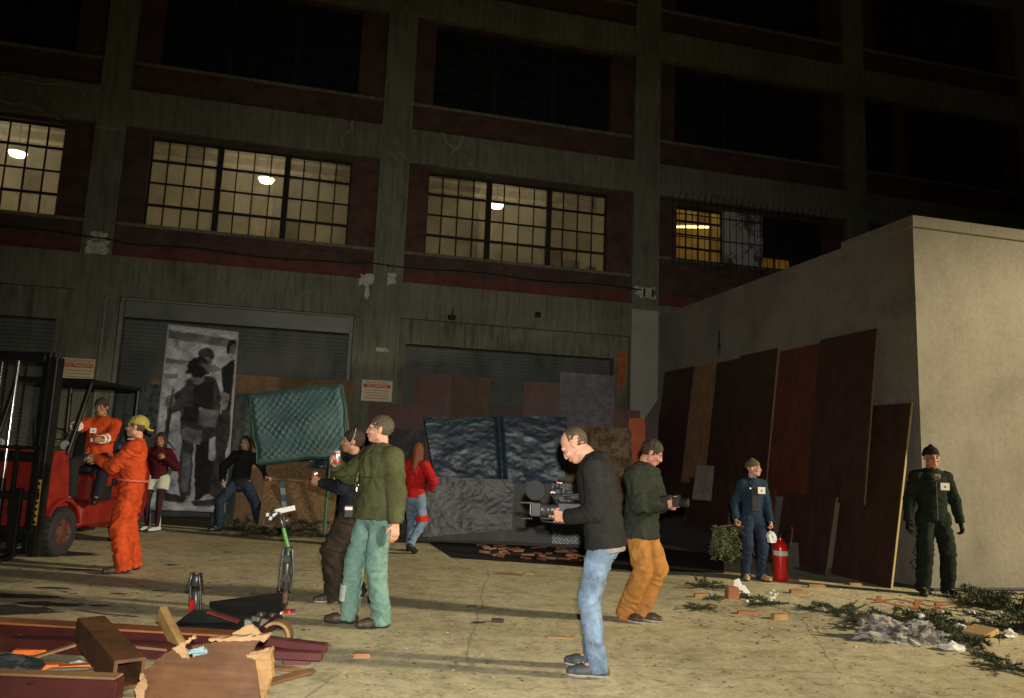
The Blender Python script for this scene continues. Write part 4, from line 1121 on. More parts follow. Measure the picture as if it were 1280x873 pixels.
# 8 child with greenery
kroot, J8 = person('youngster in an olive beanie and dark denim jacket carrying greenery by the extinguisher', G(941, 725), turn(.05, -1), 1.56, lean=1, pel=(0, 0, .93),
    feet=((-.11, .03, 22, 0), (.10, .0, -14, 0)), hands=((-.23, .10, .84), (.27, .06, .86)), elb=((-.5, -.8, 0), (.6, -.8, 0)), curl=(1.0, 1.0), head=(52, 2, 0), skn=FAIR,
    top=dict(trim=cloth('denim_trim', (.014, .035, .058)), mat=DENJ, puff=.024, hem=-.05, amp=.006), pants=dict(mat=JEAND, bag=.014, cuff=.02, name='jeans'), shoe=dict(mat=SH_TAN, sole=SOLE_D), hair=None, hat=dict(style='beanie', mat=cloth('olive_knit', (.12, .095, .045), .3, 90)), vox=.008, width=.88)
badge(kroot, J8, -.075, .36, .168, .095, .085)
m = MB(); m.lathe([(.003, .004), (.012, .003), (.012, -.003), (.003, -.004)], 10, TR(J8['T'](.09, .165, .385), rot(90, 0, 0))); m.build('round_pin', WHT, kroot)
m = MB(); m.box(J8['T'](-.0, .13, .24), (.10, .02, .32), None, 0, .01); m.build('shirt_front', cloth('dark_grey_tshirt', (.05, .05, .052)), kroot)
m = MB()
for l in J8['legs']: m.tube([l[2] + Vector((0, 0, .00)), l[2] + Vector((0, 0, .035))], [.066, .064], 14, 0, False)
m.build('turned_up_hem', mat('pale_denim_hem', (.24, .28, .30), .9), kroot)

# 9 man by the white wall
wmroot, J9 = person('man in a black beanie and dark green coveralls standing against the white wall', G(1170, 744), turn(-.12, -1), 1.80, lean=0, pel=(0, 0, .935),
    feet=((-.13, .02, 12, 0), (.15, .02, -14, 0)), hands=((-.30, .05, .80), (.31, .05, .80)), elb=((-.9, -.6, 0), (.9, -.6, 0)), curl=(.5, .6), head=(0, -4, 0), skn=RUDDY,
    top=dict(trim=cloth('coverall_trim', (.016, .025, .015)), mat=CVGRN, puff=.019, hem=-.08, amp=.0055, flare=-.008, name='coverall_top'), pants=dict(mat=CVGRN, bag=.022, cuff=.03, amp=.008, name='coverall_legs'), shoe=dict(mat=SH_BLK), gloves=BLACKC, hair=dict(style='short', mat=HAIR_D, bulk=-.004, nape=.04), hat=dict(style='beanie', mat=BLACKC), vox=.0075)
badge(wmroot, J9, -.085, .33, .165, .10, .085)
m = MB(); m.box(J9['T'](-.01, .11, .43), (.10, .05, .10), rot(-25, 0, 0), 0, .03); m.build('neck_scarf', m_spots('patterned_scarf', (.20, .16, .12), (.07, .05, .04), 60), wmroot)
m = MB(); m.tube([J9['T'](.0, .142, z) for z in (-.05, .1, .25, .38)], .004, 5); m.build('zip', GRAYP, wmroot)
m = MB(); c = J9['hands'][1][0]; m.tube([c + Vector((-.03 + .045 * math.cos(a), .05, -.09 + .06 * math.sin(a))) for a in np.linspace(0, 6.28, 15)[:-1]], .006, 6, 0, True, True); m.build('gloved_cord_loop', BPL, wmroot)

# 10 man in orange coveralls by the forklift
oroot, J10 = person('man in orange coveralls and a yellow cap reaching towards the forklift driver', G(151, 715), turn(-.96, -.25), 1.78, lean=1, pel=(0, -.02, .935),
    feet=((-.13, -.04, 20, 0), (.13, -.10, -10, 0)), hands=((-.04, .36, 1.24), (.12, .38, 1.22)), elb=((-.6, -.4, -.8), (.6, -.4, -.8)), hdir=(((.1, .95, .2), (.6, 0, -.8)), None), curl=(.5, .5), head=(-6, 4, 0), skn=FAIR,
    top=dict(mat=ORNG, puff=.032, hem=-.06, amp=.008, name='coverall_top', flare=-.01, trim=cloth('orange_trim', (.42, .055, .015))), pants=dict(mat=ORNG, bag=.030, cuff=.03, amp=.010, name='coverall_legs'), shoe=dict(mat=SH_BRN, sole=SOLE_D), hair=dict(style='short', mat=HAIR_B), hat=dict(style='cap', mat=cloth('yellow_cap_cloth', (.42, .36, .09), .2)), vox=.0075)
m = MB()
pts = [J10['T'](.212 * math.cos(a), .166 * math.sin(a), .075 + .015 * math.sin(a)) for a in np.linspace(0, 6.28, 25)[:-1]]
m.tube(pts, .012, 6, 0, True, True).box(J10['T'](-.06, .17, .05), (.07, .05, .08), None, 1, .01); m.build('belt', [mat('pink_belt_webbing', (.6, .14, .09), .7), BPL], oroot)
m = MB(); m.tube([J10['T'](.085 * math.cos(a), .085 * math.sin(a), .525 + .01 * math.sin(a)) for a in np.linspace(0, 6.28, 17)[:-1]], .012, 6, 0, True, True); m.build('white_collar', WHT, oroot)
m = MB()
for sx in (-1, 1): m.tube([J10['h'](.033 * sx + .02 * math.cos(a), .108, .006 + .014 * math.sin(a)) for a in np.linspace(0, 6.28, 13)[:-1]], .002, 5, 0, True, True).tube([J10['h'](.052 * sx, .106, .01), J10['h'](.082 * sx, .0, .008)], .002, 5)
m.build('spectacles', mat('dark_red_frame', (.09, .02, .02), .4), oroot)
m = MB(); m.box(J10['T'](-.02, .155, .44), (.075, .05, .07), rot(-20, 0, 0), 0, .02); m.build('respirator', mat('blue_grey_rubber', (.07, .10, .14), .6), oroot)

# 11 forklift driver, seated
FLX, FLY = -6.0, 9.87           # forklift: centre line, front axle
droot, J11 = person('forklift driver in an orange jacket with glowing reflective cuffs and a dark cap', (FLX + .34, FLY + .98, .60), turn(.25, -1), 1.76, lean=-2, pel=(0, 0, .64), feet=((-.15, .46, 5, .02), (.16, .46, -5, .02)), seat=True,
    knee=((-.3, .4, 1), (.3, .4, 1)), hands=((-.12, .44, .86), (.20, .52, 1.02)), elb=((-.4, -.3, -.9), (.6, -.2, -.9)), curl=(.8, .6), head=(-12, -6, 8), skn=TANS,
    top=dict(mat=ORNG, puff=.030, hem=-.05, amp=.008), pants=dict(mat=cloth('charcoal_cloth', (.02, .02, .024)), bag=.015), shoe=dict(mat=SH_BLK), hair=dict(style='short', mat=HAIR_D, bulk=.004), hat=dict(style='cap', mat=cloth('grey_brown_cap', (.06, .045, .04))), vox=.008)
badge(droot, J11, .06, .33, .165, .08, .07)
for e, h_ in ((J11['EL'], J11['hands'][0]), (J11['ER'], J11['hands'][1])):
    w = h_[0]; d = (w - e).normalized()
    for a0, a1, r_ in ((.155, .085, .066), (.05, .005, .060)): m = MB(); m.tube([w - d * (a0 + .004), w - d * a0, w - d * ((a0 + a1) / 2), w - d * a1], [r_ * .9, r_, r_ * 1.04, r_ * .98], 20, 0, True); m.build('reflective_cuff', REFL, droot)
m = MB(); m.box(J11['T'](.0, .17, .20), (.16, .012, .05), None, 0, .004); m.build('reflective_patch', REFL, droot)
# ================================================================== FORKLIFT
REDF = mat('red_forklift_paint', (.22, .016, .010), .42, .45, 5, .2, 40); STLB = mat('greasy_black_steel', (.018, .018, .018), .35, .5, 9, .2, 60, .5); YEL = mat('yellow_decal', (.5, .34, .04), .5, .3, 20)
FK = thing('forklift', 'red forklift with black mast and roof cage, seen from its front corner', 'forklift', (FLX, FLY, 0), 0)
m = MB()
m.b2((-.36, -.30, .24), (.36, 2.15, .60), 0, .03)
prof = [(-.32, .60), (-.36, .95), (-.25, 1.28), (.02, 1.30), (.10, 1.02), (.16, .605)]
Mx = Matrix(((0, 1, 0, 0), (1, 0, 0, 0), (0, 0, 1, 0), (0, 0, 0, 1)))
m.prism(prof, -.40, .46, Mx)
m.build('front_cowl', REDF, FK)
m = MB(); m.b2((-.47, .42, .30), (.49, 1.55, .62), 0, .04).b2((-.44, .62, .62), (.46, 1.58, .98), 0, .04)
m.build('side_body', REDF, FK)
m = MB(); m.prism([(1.55, .28), (2.05, .26), (2.22, .50), (2.24, .95), (2.10, 1.16), (1.62, 1.14)], -.50, .51, Mx)
m.build('counterweight', REDF, FK)
MB().box((.505, 1.0, .72), (.012, .26, .20), None, 0, .004).build('side_hatch', BPL, FK)
for sx in (-1, 1):
    vs = []
    for a in np.linspace(.15, 2.6, 10):
        for xx, rr in ((.30, .36), (.52, .36), (.52, .40), (.30, .40)): vs.append((sx * xx, .0 + rr * math.cos(a), .31 + rr * math.sin(a)))
    fs = [(4 * i + k, 4 * i + (k + 1) % 4, 4 * i + 4 + (k + 1) % 4, 4 * i + 4 + k) for i in range(9) for k in range(4)]
    MB().add(vs, fs).build('fender', REDF, FK)
def wheel(x, y, r, w, par, sx):
    Mw = TR((x, y, r), rot(0, 90, 0))
    pr = [(r * .5, -w * .36), (r * .58, -w / 2), (r * .93, -w / 2), (r, -w * .36), (r, w * .36), (r * .93, w / 2), (r * .58, w / 2), (r * .5, w * .36)]
    o = MB().lathe(pr, 28, Mw).build('tyre', RUB, par)
    m = MB(); m.lathe([(.02, -w * .40), (r * .3, -w * .38), (r * .5, -w * .44), (r * .55, -w * .40), (r * .55, w * .40), (r * .5, w * .44), (r * .46, w * .38), (r * .28, w * .40), (.06, w * .44), (.02, w * .5)], 20, Mw)
    for k in range(5):
        a = k * 2 * math.pi / 5; m.lathe([(.014, -.01), (.014, .015)], 6, Mw @ Matrix.Translation((r * .42 * math.cos(a), r * .42 * math.sin(a), w * .42 * sx)))
    m.build('rim', mat('grimy_red_rim', (.10, .03, .02), .6, .5, 14), o)
    m = MB()
    for k in range(22):
        a = k * 2 * math.pi / 22; m.box(Vector((x, y + math.cos(a) * r, r + math.sin(a) * r)), (w * .8, .035, .014), rot(math.degrees(a) + 90, 0, 0))
    m.build('tread', RUB, o)
for sx in (-1, 1): wheel(sx * .44, 0, .295, .20, FK, sx); wheel(sx * .42, 1.72, .25, .18, FK, sx)
m = MB()
m.box((.12, .98, 1.04), (.50, .46, .11), None, 0, .03).box((.12, 1.22, 1.30), (.48, .12, .46), rot(-10, 0, 0), 0, .04)
m.build('seat', mat('black_vinyl', (.02, .02, .02), .45, .3, 12), FK)
m = MB()
zr = 2.20
for sx in (-1, 1):
    m.tube([(sx * .47, -.02, 1.25), (sx * .49, .32, zr)], .032, 8); m.tube([(sx * .49, 1.62, 1.12), (sx * .50, 1.60, zr)], .032, 8)
    m.tube([(sx * .49, .28, zr), (sx * .50, 1.64, zr)], .034, 8)
for k in range(7): y = .30 + k * .22; m.tube([(-.49, y, zr + .0), (.49, y, zr)], .022 if 0 < k < 6 else .034, 6)
m.build('roof_cage', STLB, FK)
m = MB(); m.tube([(-.05, .15, 1.25), (-.0, .42, 1.42)], .025, 8); c = Vector((0, .44, 1.43))
m.tube([c + rot(55, 0, 0) @ Vector((.17 * math.cos(a), .17 * math.sin(a), 0)) for a in np.linspace(0, 6.28, 21)[:-1]], .014, 6, 0, True, True).tube([c + rot(55, 0, 0) @ Vector((-.17, 0, 0)), c + rot(55, 0, 0) @ Vector((.17, 0, 0))], .01)
m.build('steering_wheel', BPL, FK)
m = MB()
for k in range(3): m.tube([(.28 + .06 * k, .08, 1.25), (.30 + .06 * k, .16, 1.48)], .008, 6).lathe([(.002, -.02), (.02, -.01), (.02, .01), (.002, .02)], 10, TR((.30 + .06 * k, .16, 1.49)))
m.build('lever', BPL, FK)
# mast: outer and inner channels, cross bars, chains, bright piston rod
m = MB()
for sx in (-1, 1):
    m.b2((sx * .50, -.52, .06), (sx * .42, -.36, 2.42), 0, .008).b2((sx * .40, -.50, .10), (sx * .335, -.38, 2.46), 0, .008)
for z in (.22, 1.15, 2.36): m.b2((-.42, -.42, z), (.42, -.36, z + .12), 0, .01)
m.b2((-.335, -.50, 2.36), (.335, -.44, 2.46), 0, .01)
m.build('mast', STLB, FK)
m = MB(); m.tube([(0.0, -.47, .95), (0.0, -.47, 2.40)], .021, 16).tube([(-.20, -.46, 1.0), (-.20, -.46, 2.34)], .012, 12)
m.build('piston_rod', CHR, FK)
m = MB(); m.tube([(0.0, -.47, .12), (0.0, -.47, .95)], .035, 14); m.build('cylinder', STLB, FK)
m = MB()
for x in (-.12, .12):
    m = MB(); m.b2((x - .004, -.492, .53), (x + .004, -.488, 2.38))
    for k in range(44): m.box((x, -.49, .55 + k * .042), (.022, .012, .03))
    m.build('chain', STLB, FK)
m = MB()
for z in (.32, .72): m.b2((-.50, -.60, z), (.50, -.54, z + .09), 0, .008)
for x in (-.46, -.2, .2, .46): m.b2((x - .015, -.59, .36), (x + .015, -.55, 1.32), 0, .004)
m.b2((-.48, -.59, 1.30), (.48, -.55, 1.34), 0, .006)
m.build('carriage', STLB, FK)
m = MB()
for x in (-.30, .30): m.b2((x - .05, -.655, .06), (x + .05, -.60, .85), 0, .006).prism([(-.65, .04), (-1.65, .04), (-1.68, .05), (-.65, .09)], x - .05, x + .05, Mx)
m.build('fork', STLB, FK)
m = MB(); m.b2((.425, -.527, .42), (.495, -.522, .95))
for k in range(7): m.box((.46, -.529, .46 + k * .075), (.055, .006, .03), rot(0, 35, 0), 1)
m.build('hazard_decal', [YEL, BPL], FK)
m = MB()
for k in range(8): m.box((.518, 1.98, .42 + k * .062), (.008, .09, .028), rot(25, 0, 0))
m.build('hazard_stripes', mat('orange_stripe', (.7, .22, .02), .5, .2), FK)
m = MB()
for sx in (-1, 1): m.lathe([(.005, -.04), (.05, -.035), (.06, .02), (.055, .03)], 14, TR((sx * .42, .02, 1.36), rot(90, 0, 0)))
m.build('headlight', mat('headlight_glass', (.3, .3, .3), .15, .1), FK)
m = MB(); m.tube([(.30, -.36, 2.0), (.34, -.30, 1.6), (.40, -.2, 1.3), (.36, -.15, .8)], .014, 6).tube([(.22, -.36, 1.7), (.25, -.3, 1.2), (.3, -.2, .7)], .012, 6)
m.build('hydraulic_hose', RUB, FK)
# the truck's front step plate and lower side detail
m = MB(); m.b2((.38, .40, .26), (.53, .75, .29)).b2((.385, .30, .60), (.45, .42, .63)); m.build('step', STLB, FK)

# ================================================================== LEFT BACKGROUND
# tall black-and-white picture leaning on the roller door
A, Bp, C_, D_ = at(210, 405, 14.35), at(298, 415, 14.2), at(281, 641, 13.85), at(185, 637, 13.95)
for p in (C_, D_): p.z = max(p.z, .20)
pic = thing('poster_board', 'tall leaning board with a black-and-white picture of soldiers walking', 'poster', (0, 0, 0))
MB().slab([A, Bp, C_, D_], .03, 0, 1, 1).build('board', mat('white_board_edge', (.40, .38, .38), .7, .1, 5), pic)
nP = (Bp - A).cross(D_ - A).normalized(); nP = nP if nP.y < 0 else -nP
def PP(u, v, d): return (A * (1 - u) + Bp * u) * (1 - v) + (D_ * (1 - u) + C_ * u) * v + nP * d
def ov(cx, cy, rx, ry, n=14): return [(cx + rx * math.cos(2 * math.pi * i / n), cy + ry * math.sin(2 * math.pi * i / n)) for i in range(n)]
POLYS = [([(.015, .01), (.985, .01), (.985, .99), (.015, .99)], 0), ([(.02, .03), (.98, .05), (.98, .10), (.02, .08)], 1), ([(.02, .19), (.55, .2), (.45, .23), (.02, .22)], 1), ([(.02, .28), (.3, .27), (.28, .30), (.02, .31)], 1),
    # bareheaded figure behind, at the right edge
    (ov(.93, .10, .075, .055), 3), (ov(.95, .115, .05, .045), 1), ([(.62, .24), (.78, .14), (.98, .13), (.98, .40), (.80, .44), (.66, .34)], 4), ([(.80, .22), (.98, .16), (.98, .62), (.84, .58), (.86, .38)], 3), ([(.70, .5), (.98, .45), (.95, .95), (.74, .9)], 2), ([(.83, .35), (.95, .36), (.92, .45), (.86, .46)], 1),
    # knitted cap behind
    (ov(.58, .155, .115, .045), 2), (ov(.60, .195, .075, .03), 1), ([(.25, .22), (.4, .20), (.42, .42), (.24, .40), (.18, .36)], 4),
    # main figure: legs, coat, belt, arms, face, helmet
    ([(.36, .58), (.52, .58), (.53, .92), (.40, .94), (.34, .8)], 2), ([(.54, .58), (.80, .60), (.78, .90), (.60, .95), (.56, .78)], 3), ([(.38, .70), (.50, .70), (.50, .90), (.41, .90)], 1),
    ([(.34, .30), (.50, .26), (.74, .28), (.84, .38), (.82, .62), (.62, .64), (.34, .60), (.28, .46)], 2), ([(.44, .32), (.72, .30), (.74, .48), (.46, .50)], 3), ([(.33, .44), (.52, .45), (.52, .53), (.33, .52)], 3), ([(.55, .45), (.82, .46), (.80, .55), (.56, .54)], 1), ([(.36, .56), (.62, .57), (.6, .66), (.34, .62)], 1),
    ([(.12, .42), (.34, .33), (.42, .36), (.30, .47), (.16, .50)], 2), (ov(.15, .43, .07, .035), 1), ([(.12, .46), (.19, .47), (.16, .70), (.10, .70)], 2), ([(.16, .36), (.185, .36), (.17, .48), (.15, .48)], 3), ([(.72, .62), (.80, .60), (.82, .72), (.74, .73)], 4),
    (ov(.49, .272, .095, .055), 1), ([(.42, .262), (.56, .262), (.56, .282), (.42, .282)], 3), (ov(.485, .225, .155, .055), 3), ([(.32, .25), (.66, .245), (.66, .262), (.32, .268)], 3), (ov(.52, .205, .05, .018), 2), ([(.52, .21), (.72, .20), (.82, .23), (.62, .25)], 1),
    ([(.02, .80), (.30, .78), (.25, .82), (.02, .85)], 1), ([(.10, .9), (.5, .93), (.45, .96), (.1, .95)], 2), ([(.05, .60), (.28, .68), (.27, .69), (.05, .615)], 2), ([(.55, .95), (.9, .92), (.9, .96), (.6, .975)], 2)]
def ov(cx, cy, rx, ry, n=14): return [(cx + rx * math.cos(2 * math.pi * i / n), cy + ry * math.sin(2 * math.pi * i / n)) for i in range(n)]
# the grainy print: grey shapes with soft edges, one tone per grid vertex
NU, NV = 150, 380
UU, VV = np.meshgrid(np.linspace(.012, .988, NU), np.linspace(.006, .994, NV))
def _ns(f, seed, oct_=5):
    rs_ = np.random.default_rng(seed); o_ = np.zeros_like(UU); am = 1.0
    for _ in range(oct_):
        for _k in range(4):
            a_ = rs_.uniform(0, 6.28); o_ += am * np.sin((UU * math.cos(a_) + VV * 2.5 * math.sin(a_)) * f + rs_.uniform(0, 6.28) + 1.3 * np.sin((UU * math.sin(a_) - VV * 2.5 * math.cos(a_)) * f * .7)) / 4
        f *= 2.1; am *= .62
    return o_
TONE = np.full_like(UU, .42); W1, W2 = _ns(14, 1) * .012, _ns(15, 2) * .006
def inside(poly, x, y):
    r_ = np.zeros(x.shape, bool); n = len(poly)
    for i in range(n):
        x0, y0 = poly[i]; x1, y1 = poly[(i + 1) % n]
        if y0 == y1: continue
        c_ = ((y0 > y) != (y1 > y)) & (x < (x1 - x0) * (y - y0) / (y1 - y0) + x0); r_ ^= c_
    return r_
TV = [.50, .17, .045, .012, .46]
for k_, (poly, mi_) in enumerate(POLYS):
    m_ = inside(poly, UU + W1, VV + W2).astype(float)
    for _ in range(2):
        m_ = (m_ + np.roll(m_, 1, 0) + np.roll(m_, -1, 0) + np.roll(m_, 1, 1) + np.roll(m_, -1, 1)) / 5
    TONE = TONE * (1 - m_) + TV[mi_] * m_ * (1 + .45 * _ns(22, 10 + k_))
TONE = np.clip(TONE * (1 + .22 * _ns(9, 77, 6)) + .012 * _ns(40, 78), .012, .62) * 1.15
pmv = [tuple(PP(float(u), float(v), .003)) for u, v in zip(UU.ravel(), VV.ravel())]
pm = MB(); pm.add(pmv, [(j * NU + i, j * NU + i + 1, (j + 1) * NU + i + 1, (j + 1) * NU + i) for j in range(NV - 1) for i in range(NU - 1)])
PRM, nt, p_ = new_mat('grainy_black_and_white_print'); at_ = N(nt, 'ShaderNodeAttribute', attribute_name='tone'); L(nt, at_.outputs['Color'], p_.inputs['Base Color']); p_.inputs['Roughness'].default_value = .6
po = pm.build('printed_picture', PRM, pic)
ca = po.data.color_attributes.new('tone', 'FLOAT_COLOR', 'POINT'); tc_ = np.ones((NU * NV, 4), 'f'); tc_[:, 0] = tc_[:, 1] = TONE.ravel(); tc_[:, 2] = TONE.ravel() * 1.06; ca.data.foreach_set('color', tc_.ravel())
rest(pic)
# what it stands on
def sheetobj(name, label, cat, c4, t, mt, grp=None, nu=1, nv=1, fn=None, extra=None):
    m = MB(); m.slab(c4, t, 0, nu, nv, fn)
    return solo(m, name, mt, label, cat, grp)
def Gz(p, z=0.0): q = Vector(p); q.z = z; return q
OSB = m_spots('chipboard', (.22, .135, .06), (.12, .07, .03), 26, (.45, .55), .85, (.30, .20, .10))
FLOR = m_spots('faded_floral_ticking', (.17, .185, .175), (.07, .09, .09), 9, (.5, .54), .85, (.26, .20, .18))
FLOR2 = m_spots('teal_floral_ticking', (.045, .085, .085), (.11, .12, .10), 10, (.52, .55), .85, (.13, .05, .04))
PLYD = m_wood('dark_stained_plywood', (.052, .022, .015), .6, 2, .5, .6); PLYR = m_wood('red_brown_plywood', (.105, .030, .017), .65, 2, .5, .55); PLYT = m_wood('tan_plywood', (.27, .155, .072), .7, 2, .6, .65)
PLYB = m_wood('brown_plywood', (.11, .062, .030), .6, 2, .6, .7)
def pad(u, v): return .05 * min(1, 14 * u, 14 * (1 - u)) * min(1, 10 * v, 10 * (1 - v)) + .01 * math.sin(17 * u + 5 * v) * math.sin(13 * v)
a, b = at(160, 482, 14.75), at(212, 480, 14.6); sheetobj('old_mattress', 'pale floral mattress standing between forklift and tall poster', 'mattress', [a, b, Gz(b - Vector((0, .25, 0))), Gz(a - Vector((0, .25, 0)))], .18, FLOR, None, 20, 30, pad)
a, b = at(284, 492, 14.55), at(318, 492, 14.5); sheetobj('old_mattress', 'teal floral mattress showing right of the tall poster', 'mattress', [a, b, Gz(b - Vector((0, .3, 0))), Gz(a - Vector((0, .3, 0)))], .18, FLOR2, None, 16, 30, pad)
a, b = at(132, 470, 15.0), at(208, 476, 15.05); sheetobj('chipboard_sheet', 'brown board strip above the pale floral mattress', 'board', [a, b, Gz(b), Gz(a)], .02, PLYT)
a, b = at(292, 468, 15.35), at(350, 472, 15.4); sheetobj('chipboard_sheet', 'orange-brown board strip right of the poster top', 'board', [a, b, Gz(b), Gz(a)], .02, PLYT)
a, b = at(350, 474, 15.45), at(442, 476, 15.55); sheetobj('chipboard_sheet', 'speckled board strip above the teal mattress', 'board', [a, b, Gz(b), Gz(a)], .02, OSB)
a, b = at(334, 574, 13.45), at(424, 582, 13.35); sheetobj('chipboard_sheet', 'large chipboard sheet on edge under the teal mattress', 'board', [a, b, Gz(b - Vector((0, .2, 0))), Gz(a - Vector((0, .2, 0)))], .03, OSB)
a, b = at(300, 560, 13.75), at(345, 562, 13.75); sheetobj('plank', 'narrow tan board behind the striding woman', 'board', [a, b, Gz(b), Gz(a)], .03, PLYT)
# quilted mattress held up on the board edge and a green frame
TQ = mat('teal_quilted_satin', (.060, .122, .130), .55, .35, 3, .25, 120)
mt_ = thing('mattress', 'teal quilted mattress tipped up on top of the chipboard', 'mattress')
c4 = [at(311, 494, 12.95), at(427, 480, 12.95), at(437, 566, 12.75), at(322, 580, 12.75)]
def quilt(u, v):
    e = min(1, 18 * u, 18 * (1 - u), 14 * v, 14 * (1 - v)); a = u * 13 + v * 9; b = u * 13 - v * 9
    w = noise.noise(Vector((u * 3, v * 3, 1))); a += w * .5; b -= w * .4
    return .04 * e + .06 * noise.noise(Vector((u * 2.2, v * 2.2, 7))) + .024 * (.6 + noise.noise(Vector((u * 5, v * 5, 3)))) * e * (abs(math.sin(a * math.pi / 1.0)) * abs(math.sin(b * math.pi)) ) ** .6
mq = MB().slab(c4, .14, 0, 130, 90, quilt)
for i_, v_ in enumerate(mq.v):                # loose, uneven outline
    p_ = Vector(v_); k_ = noise.noise(Vector((p_.x * 2.3, 0, p_.z * 2.3))); mq.v[i_] = (p_.x + .035 * noise.noise(Vector((p_.z * 4, 3, 1))), p_.y, p_.z + .045 * noise.noise(Vector((p_.x * 3.2, 9, 2))))
mq.build('quilted_cover', TQ, mt_)
ed = [c4[0], c4[1], c4[2], c4[3]]; nn = (c4[1] - c4[0]).cross(c4[3] - c4[0]).normalized(); nn = nn if nn.y < 0 else -nn
def sag(p_): return Vector((p_.x + .035 * noise.noise(Vector((p_.z * 4, 3, 1))), p_.y, p_.z + .045 * noise.noise(Vector((p_.x * 3.2, 9, 2)))))
edf = [a_.lerp(b_, k / 14) for a_, b_ in zip(ed, ed[1:] + ed[:1]) for k in range(14)]
m = MB(); m.tube([sag(p + nn * .012) for p in edf], .014, 8, 0, True, True).tube([sag(p - nn * .13) for p in edf], .014, 8, 0, True, True); m.build('piping', mat('dark_teal_piping', (.03, .085, .075), .5), mt_); rest(mt_)
gf = thing('green_stand', 'green metal stand under the right end of the teal mattress', 'frame')
m = MB(); p1, p2 = at(413, 563, 13.0), at(413, 612, 13.0); p3 = at(433, 566, 13.0)
m.tube([p1, Gz(p1)], .024, 8).tube([p3, Gz(p3)], .022, 8).tube([p1 + Vector((0, 0, -.03)), p3 + Vector((0, 0, -.05))], .028, 8); m.build('post', mat('green_enamel', (.02, .13, .06), .4, .2), gf); rest(gf)
a, b, c_, d_ = at(392, 566, 13.2), at(440, 560, 13.2), at(446, 592, 13.1), at(386, 584, 13.1)
TARPB = m_tarp('blue_tarpaulin', (.022, .042, .064), .34, .38); TARPG = m_tarp('clear_grey_polythene', (.036, .037, .033), .45, .12)
def nz(u, v, f, s_): return noise.noise(Vector((u * f, v * f * .8, s_)))
def crz(u, v, s_=0): return .07 * nz(u, v, 2.5, s_) + .035 * (1 - 2.2 * abs(nz(u, v, 6, s_ + 3))) + .018 * (1 - 2.2 * abs(nz(u, v, 15, s_ + 5)))
crinkle = lambda u, v: crz(u, v, 1)
sheetobj('tarp', 'strip of blue tarp hanging under the teal mattress', 'tarp', [a, b, c_, d_], .01, TARPB, None, 14, 8, crinkle)
# stick and blue strap held out by the striding woman
st = MB(); st.tube([hpos + Vector((-.10, .02, .03)), hpos + Vector((.0, 0, .0)), hpos + Vector((.62, -.08, .0))], .014, 7); solo(st, 'wooden_stick', PLYT, 'wooden stick held out towards the teal mattress', 'stick')
st = MB(); q = [hpos + Vector((.18 + .02 * k, -.1, -.02 - .11 * k)) for k in range(5)] + [hpos + Vector((.22 - .05 * k, -.12, -.5 - .1 * k)) for k in range(4)]
for a, b in zip(q, q[1:]): st.slab([a, a + Vector((.08, 0, 0)), b + Vector((.08, 0, 0)), b], .012, q.index(a) % 2)
solo(st, 'strap', [mat('blue_webbing', (.04, .10, .15), .7), mat('pale_webbing', (.22, .27, .28), .7)], 'blue and white striped strap hanging from the stick', 'strap')

# ================================================================== BARRICADE IN FRONT OF THE MIDDLE DOOR
def bar(label, TL, TR_, Y, mt, z0=0.0, t=.02, name='plywood_sheet', cat='board', lean=.15, grp='boards stacked before the middle roller door'):
    a, b = at(*TL, Y), at(*TR_, Y); return sheetobj(name, label, cat, [a, b, Gz(b, z0) - Vector((0, lean, 0)), Gz(a, z0) - Vector((0, lean, 0))], t, mt, grp)
bar('dark red-brown board standing highest at the left of the middle door', (518, 466), (565, 468), 15.9, PLYR)
bar('lighter brown board between two dark boards at the middle door', (565, 469), (613, 473), 15.95, PLYB)
bar('dark red-brown board left of the mottled purple sheet', (655, 477), (700, 479), 15.85, PLYR)
bar('low dark board across the gap between the taller boards', (612, 506), (656, 509), 15.9, PLYD)
bar('wide dark board behind the woman in red, under the no parking sign', (462, 503), (531, 507), 15.4, PLYR)
MOT = m_spots('mottled_purple_sheet', (.11, .095, .115), (.19, .18, .19), 7, (.42, .66), .7)
bar('mottled purple-grey sheet standing above the rusty mattress', (700, 465), (768, 470), 15.3, MOT, name='metal_sheet', cat='sheet')
bar('dark purplish panel just right of the woman in red', (486, 535), (532, 538), 14.2, m_spots('dark_purple_panel', (.035, .026, .030), (.07, .06, .065), 5), name='panel', cat='panel')
bar('dark board filling the gap right of the mottled sheet', (766, 510), (800, 514), 15.6, PLYR)
# blue tarp over the barricade with polythene and plates below
c4 = [at(530, 522, 12.95), at(709, 521, 12.95), at(706, 604, 12.75), at(545, 606, 12.75)]
fold2 = lambda u, v: .05 * math.exp(-((u - .52) / .02) ** 2) + .20 * crz(u, v, 11)
sheetobj('tarp', 'big crinkled blue tarp hung across the middle barricade', 'tarp', c4, .015, TARPB, None, 120, 60, fold2)
c4 = [at(535, 596, 12.62), at(642, 600, 12.62), at(640, 662, 12.55), at(528, 672, 12.55)]
sheetobj('plastic_sheet', 'glossy grey polythene bunched under the blue tarp', 'plastic sheet', c4, .012, TARPG, None, 70, 50, lambda u, v: .025 * nz(u, v, 2.5, 31) + .006 * (1 - 2.2 * abs(nz(u, v, 9, 34))) + .004 * nz(u, v, 30, 3))
c4 = [at(534, 600, 12.80), at(645, 604, 12.80), at(645, 677, 12.75), at(535, 675, 12.75)]
sheetobj('steel_sheet', 'scuffed dark grey metal panel behind the polythene', 'panel', c4, .03, m_spots('scuffed_grey_metal', (.060, .058, .046), (.105, .098, .075), 3, (.45, .7), .6))
c4 = [at(645, 600, 12.78), at(690, 602, 12.78), at(690, 680, 12.72), at(645, 678, 12.72)]
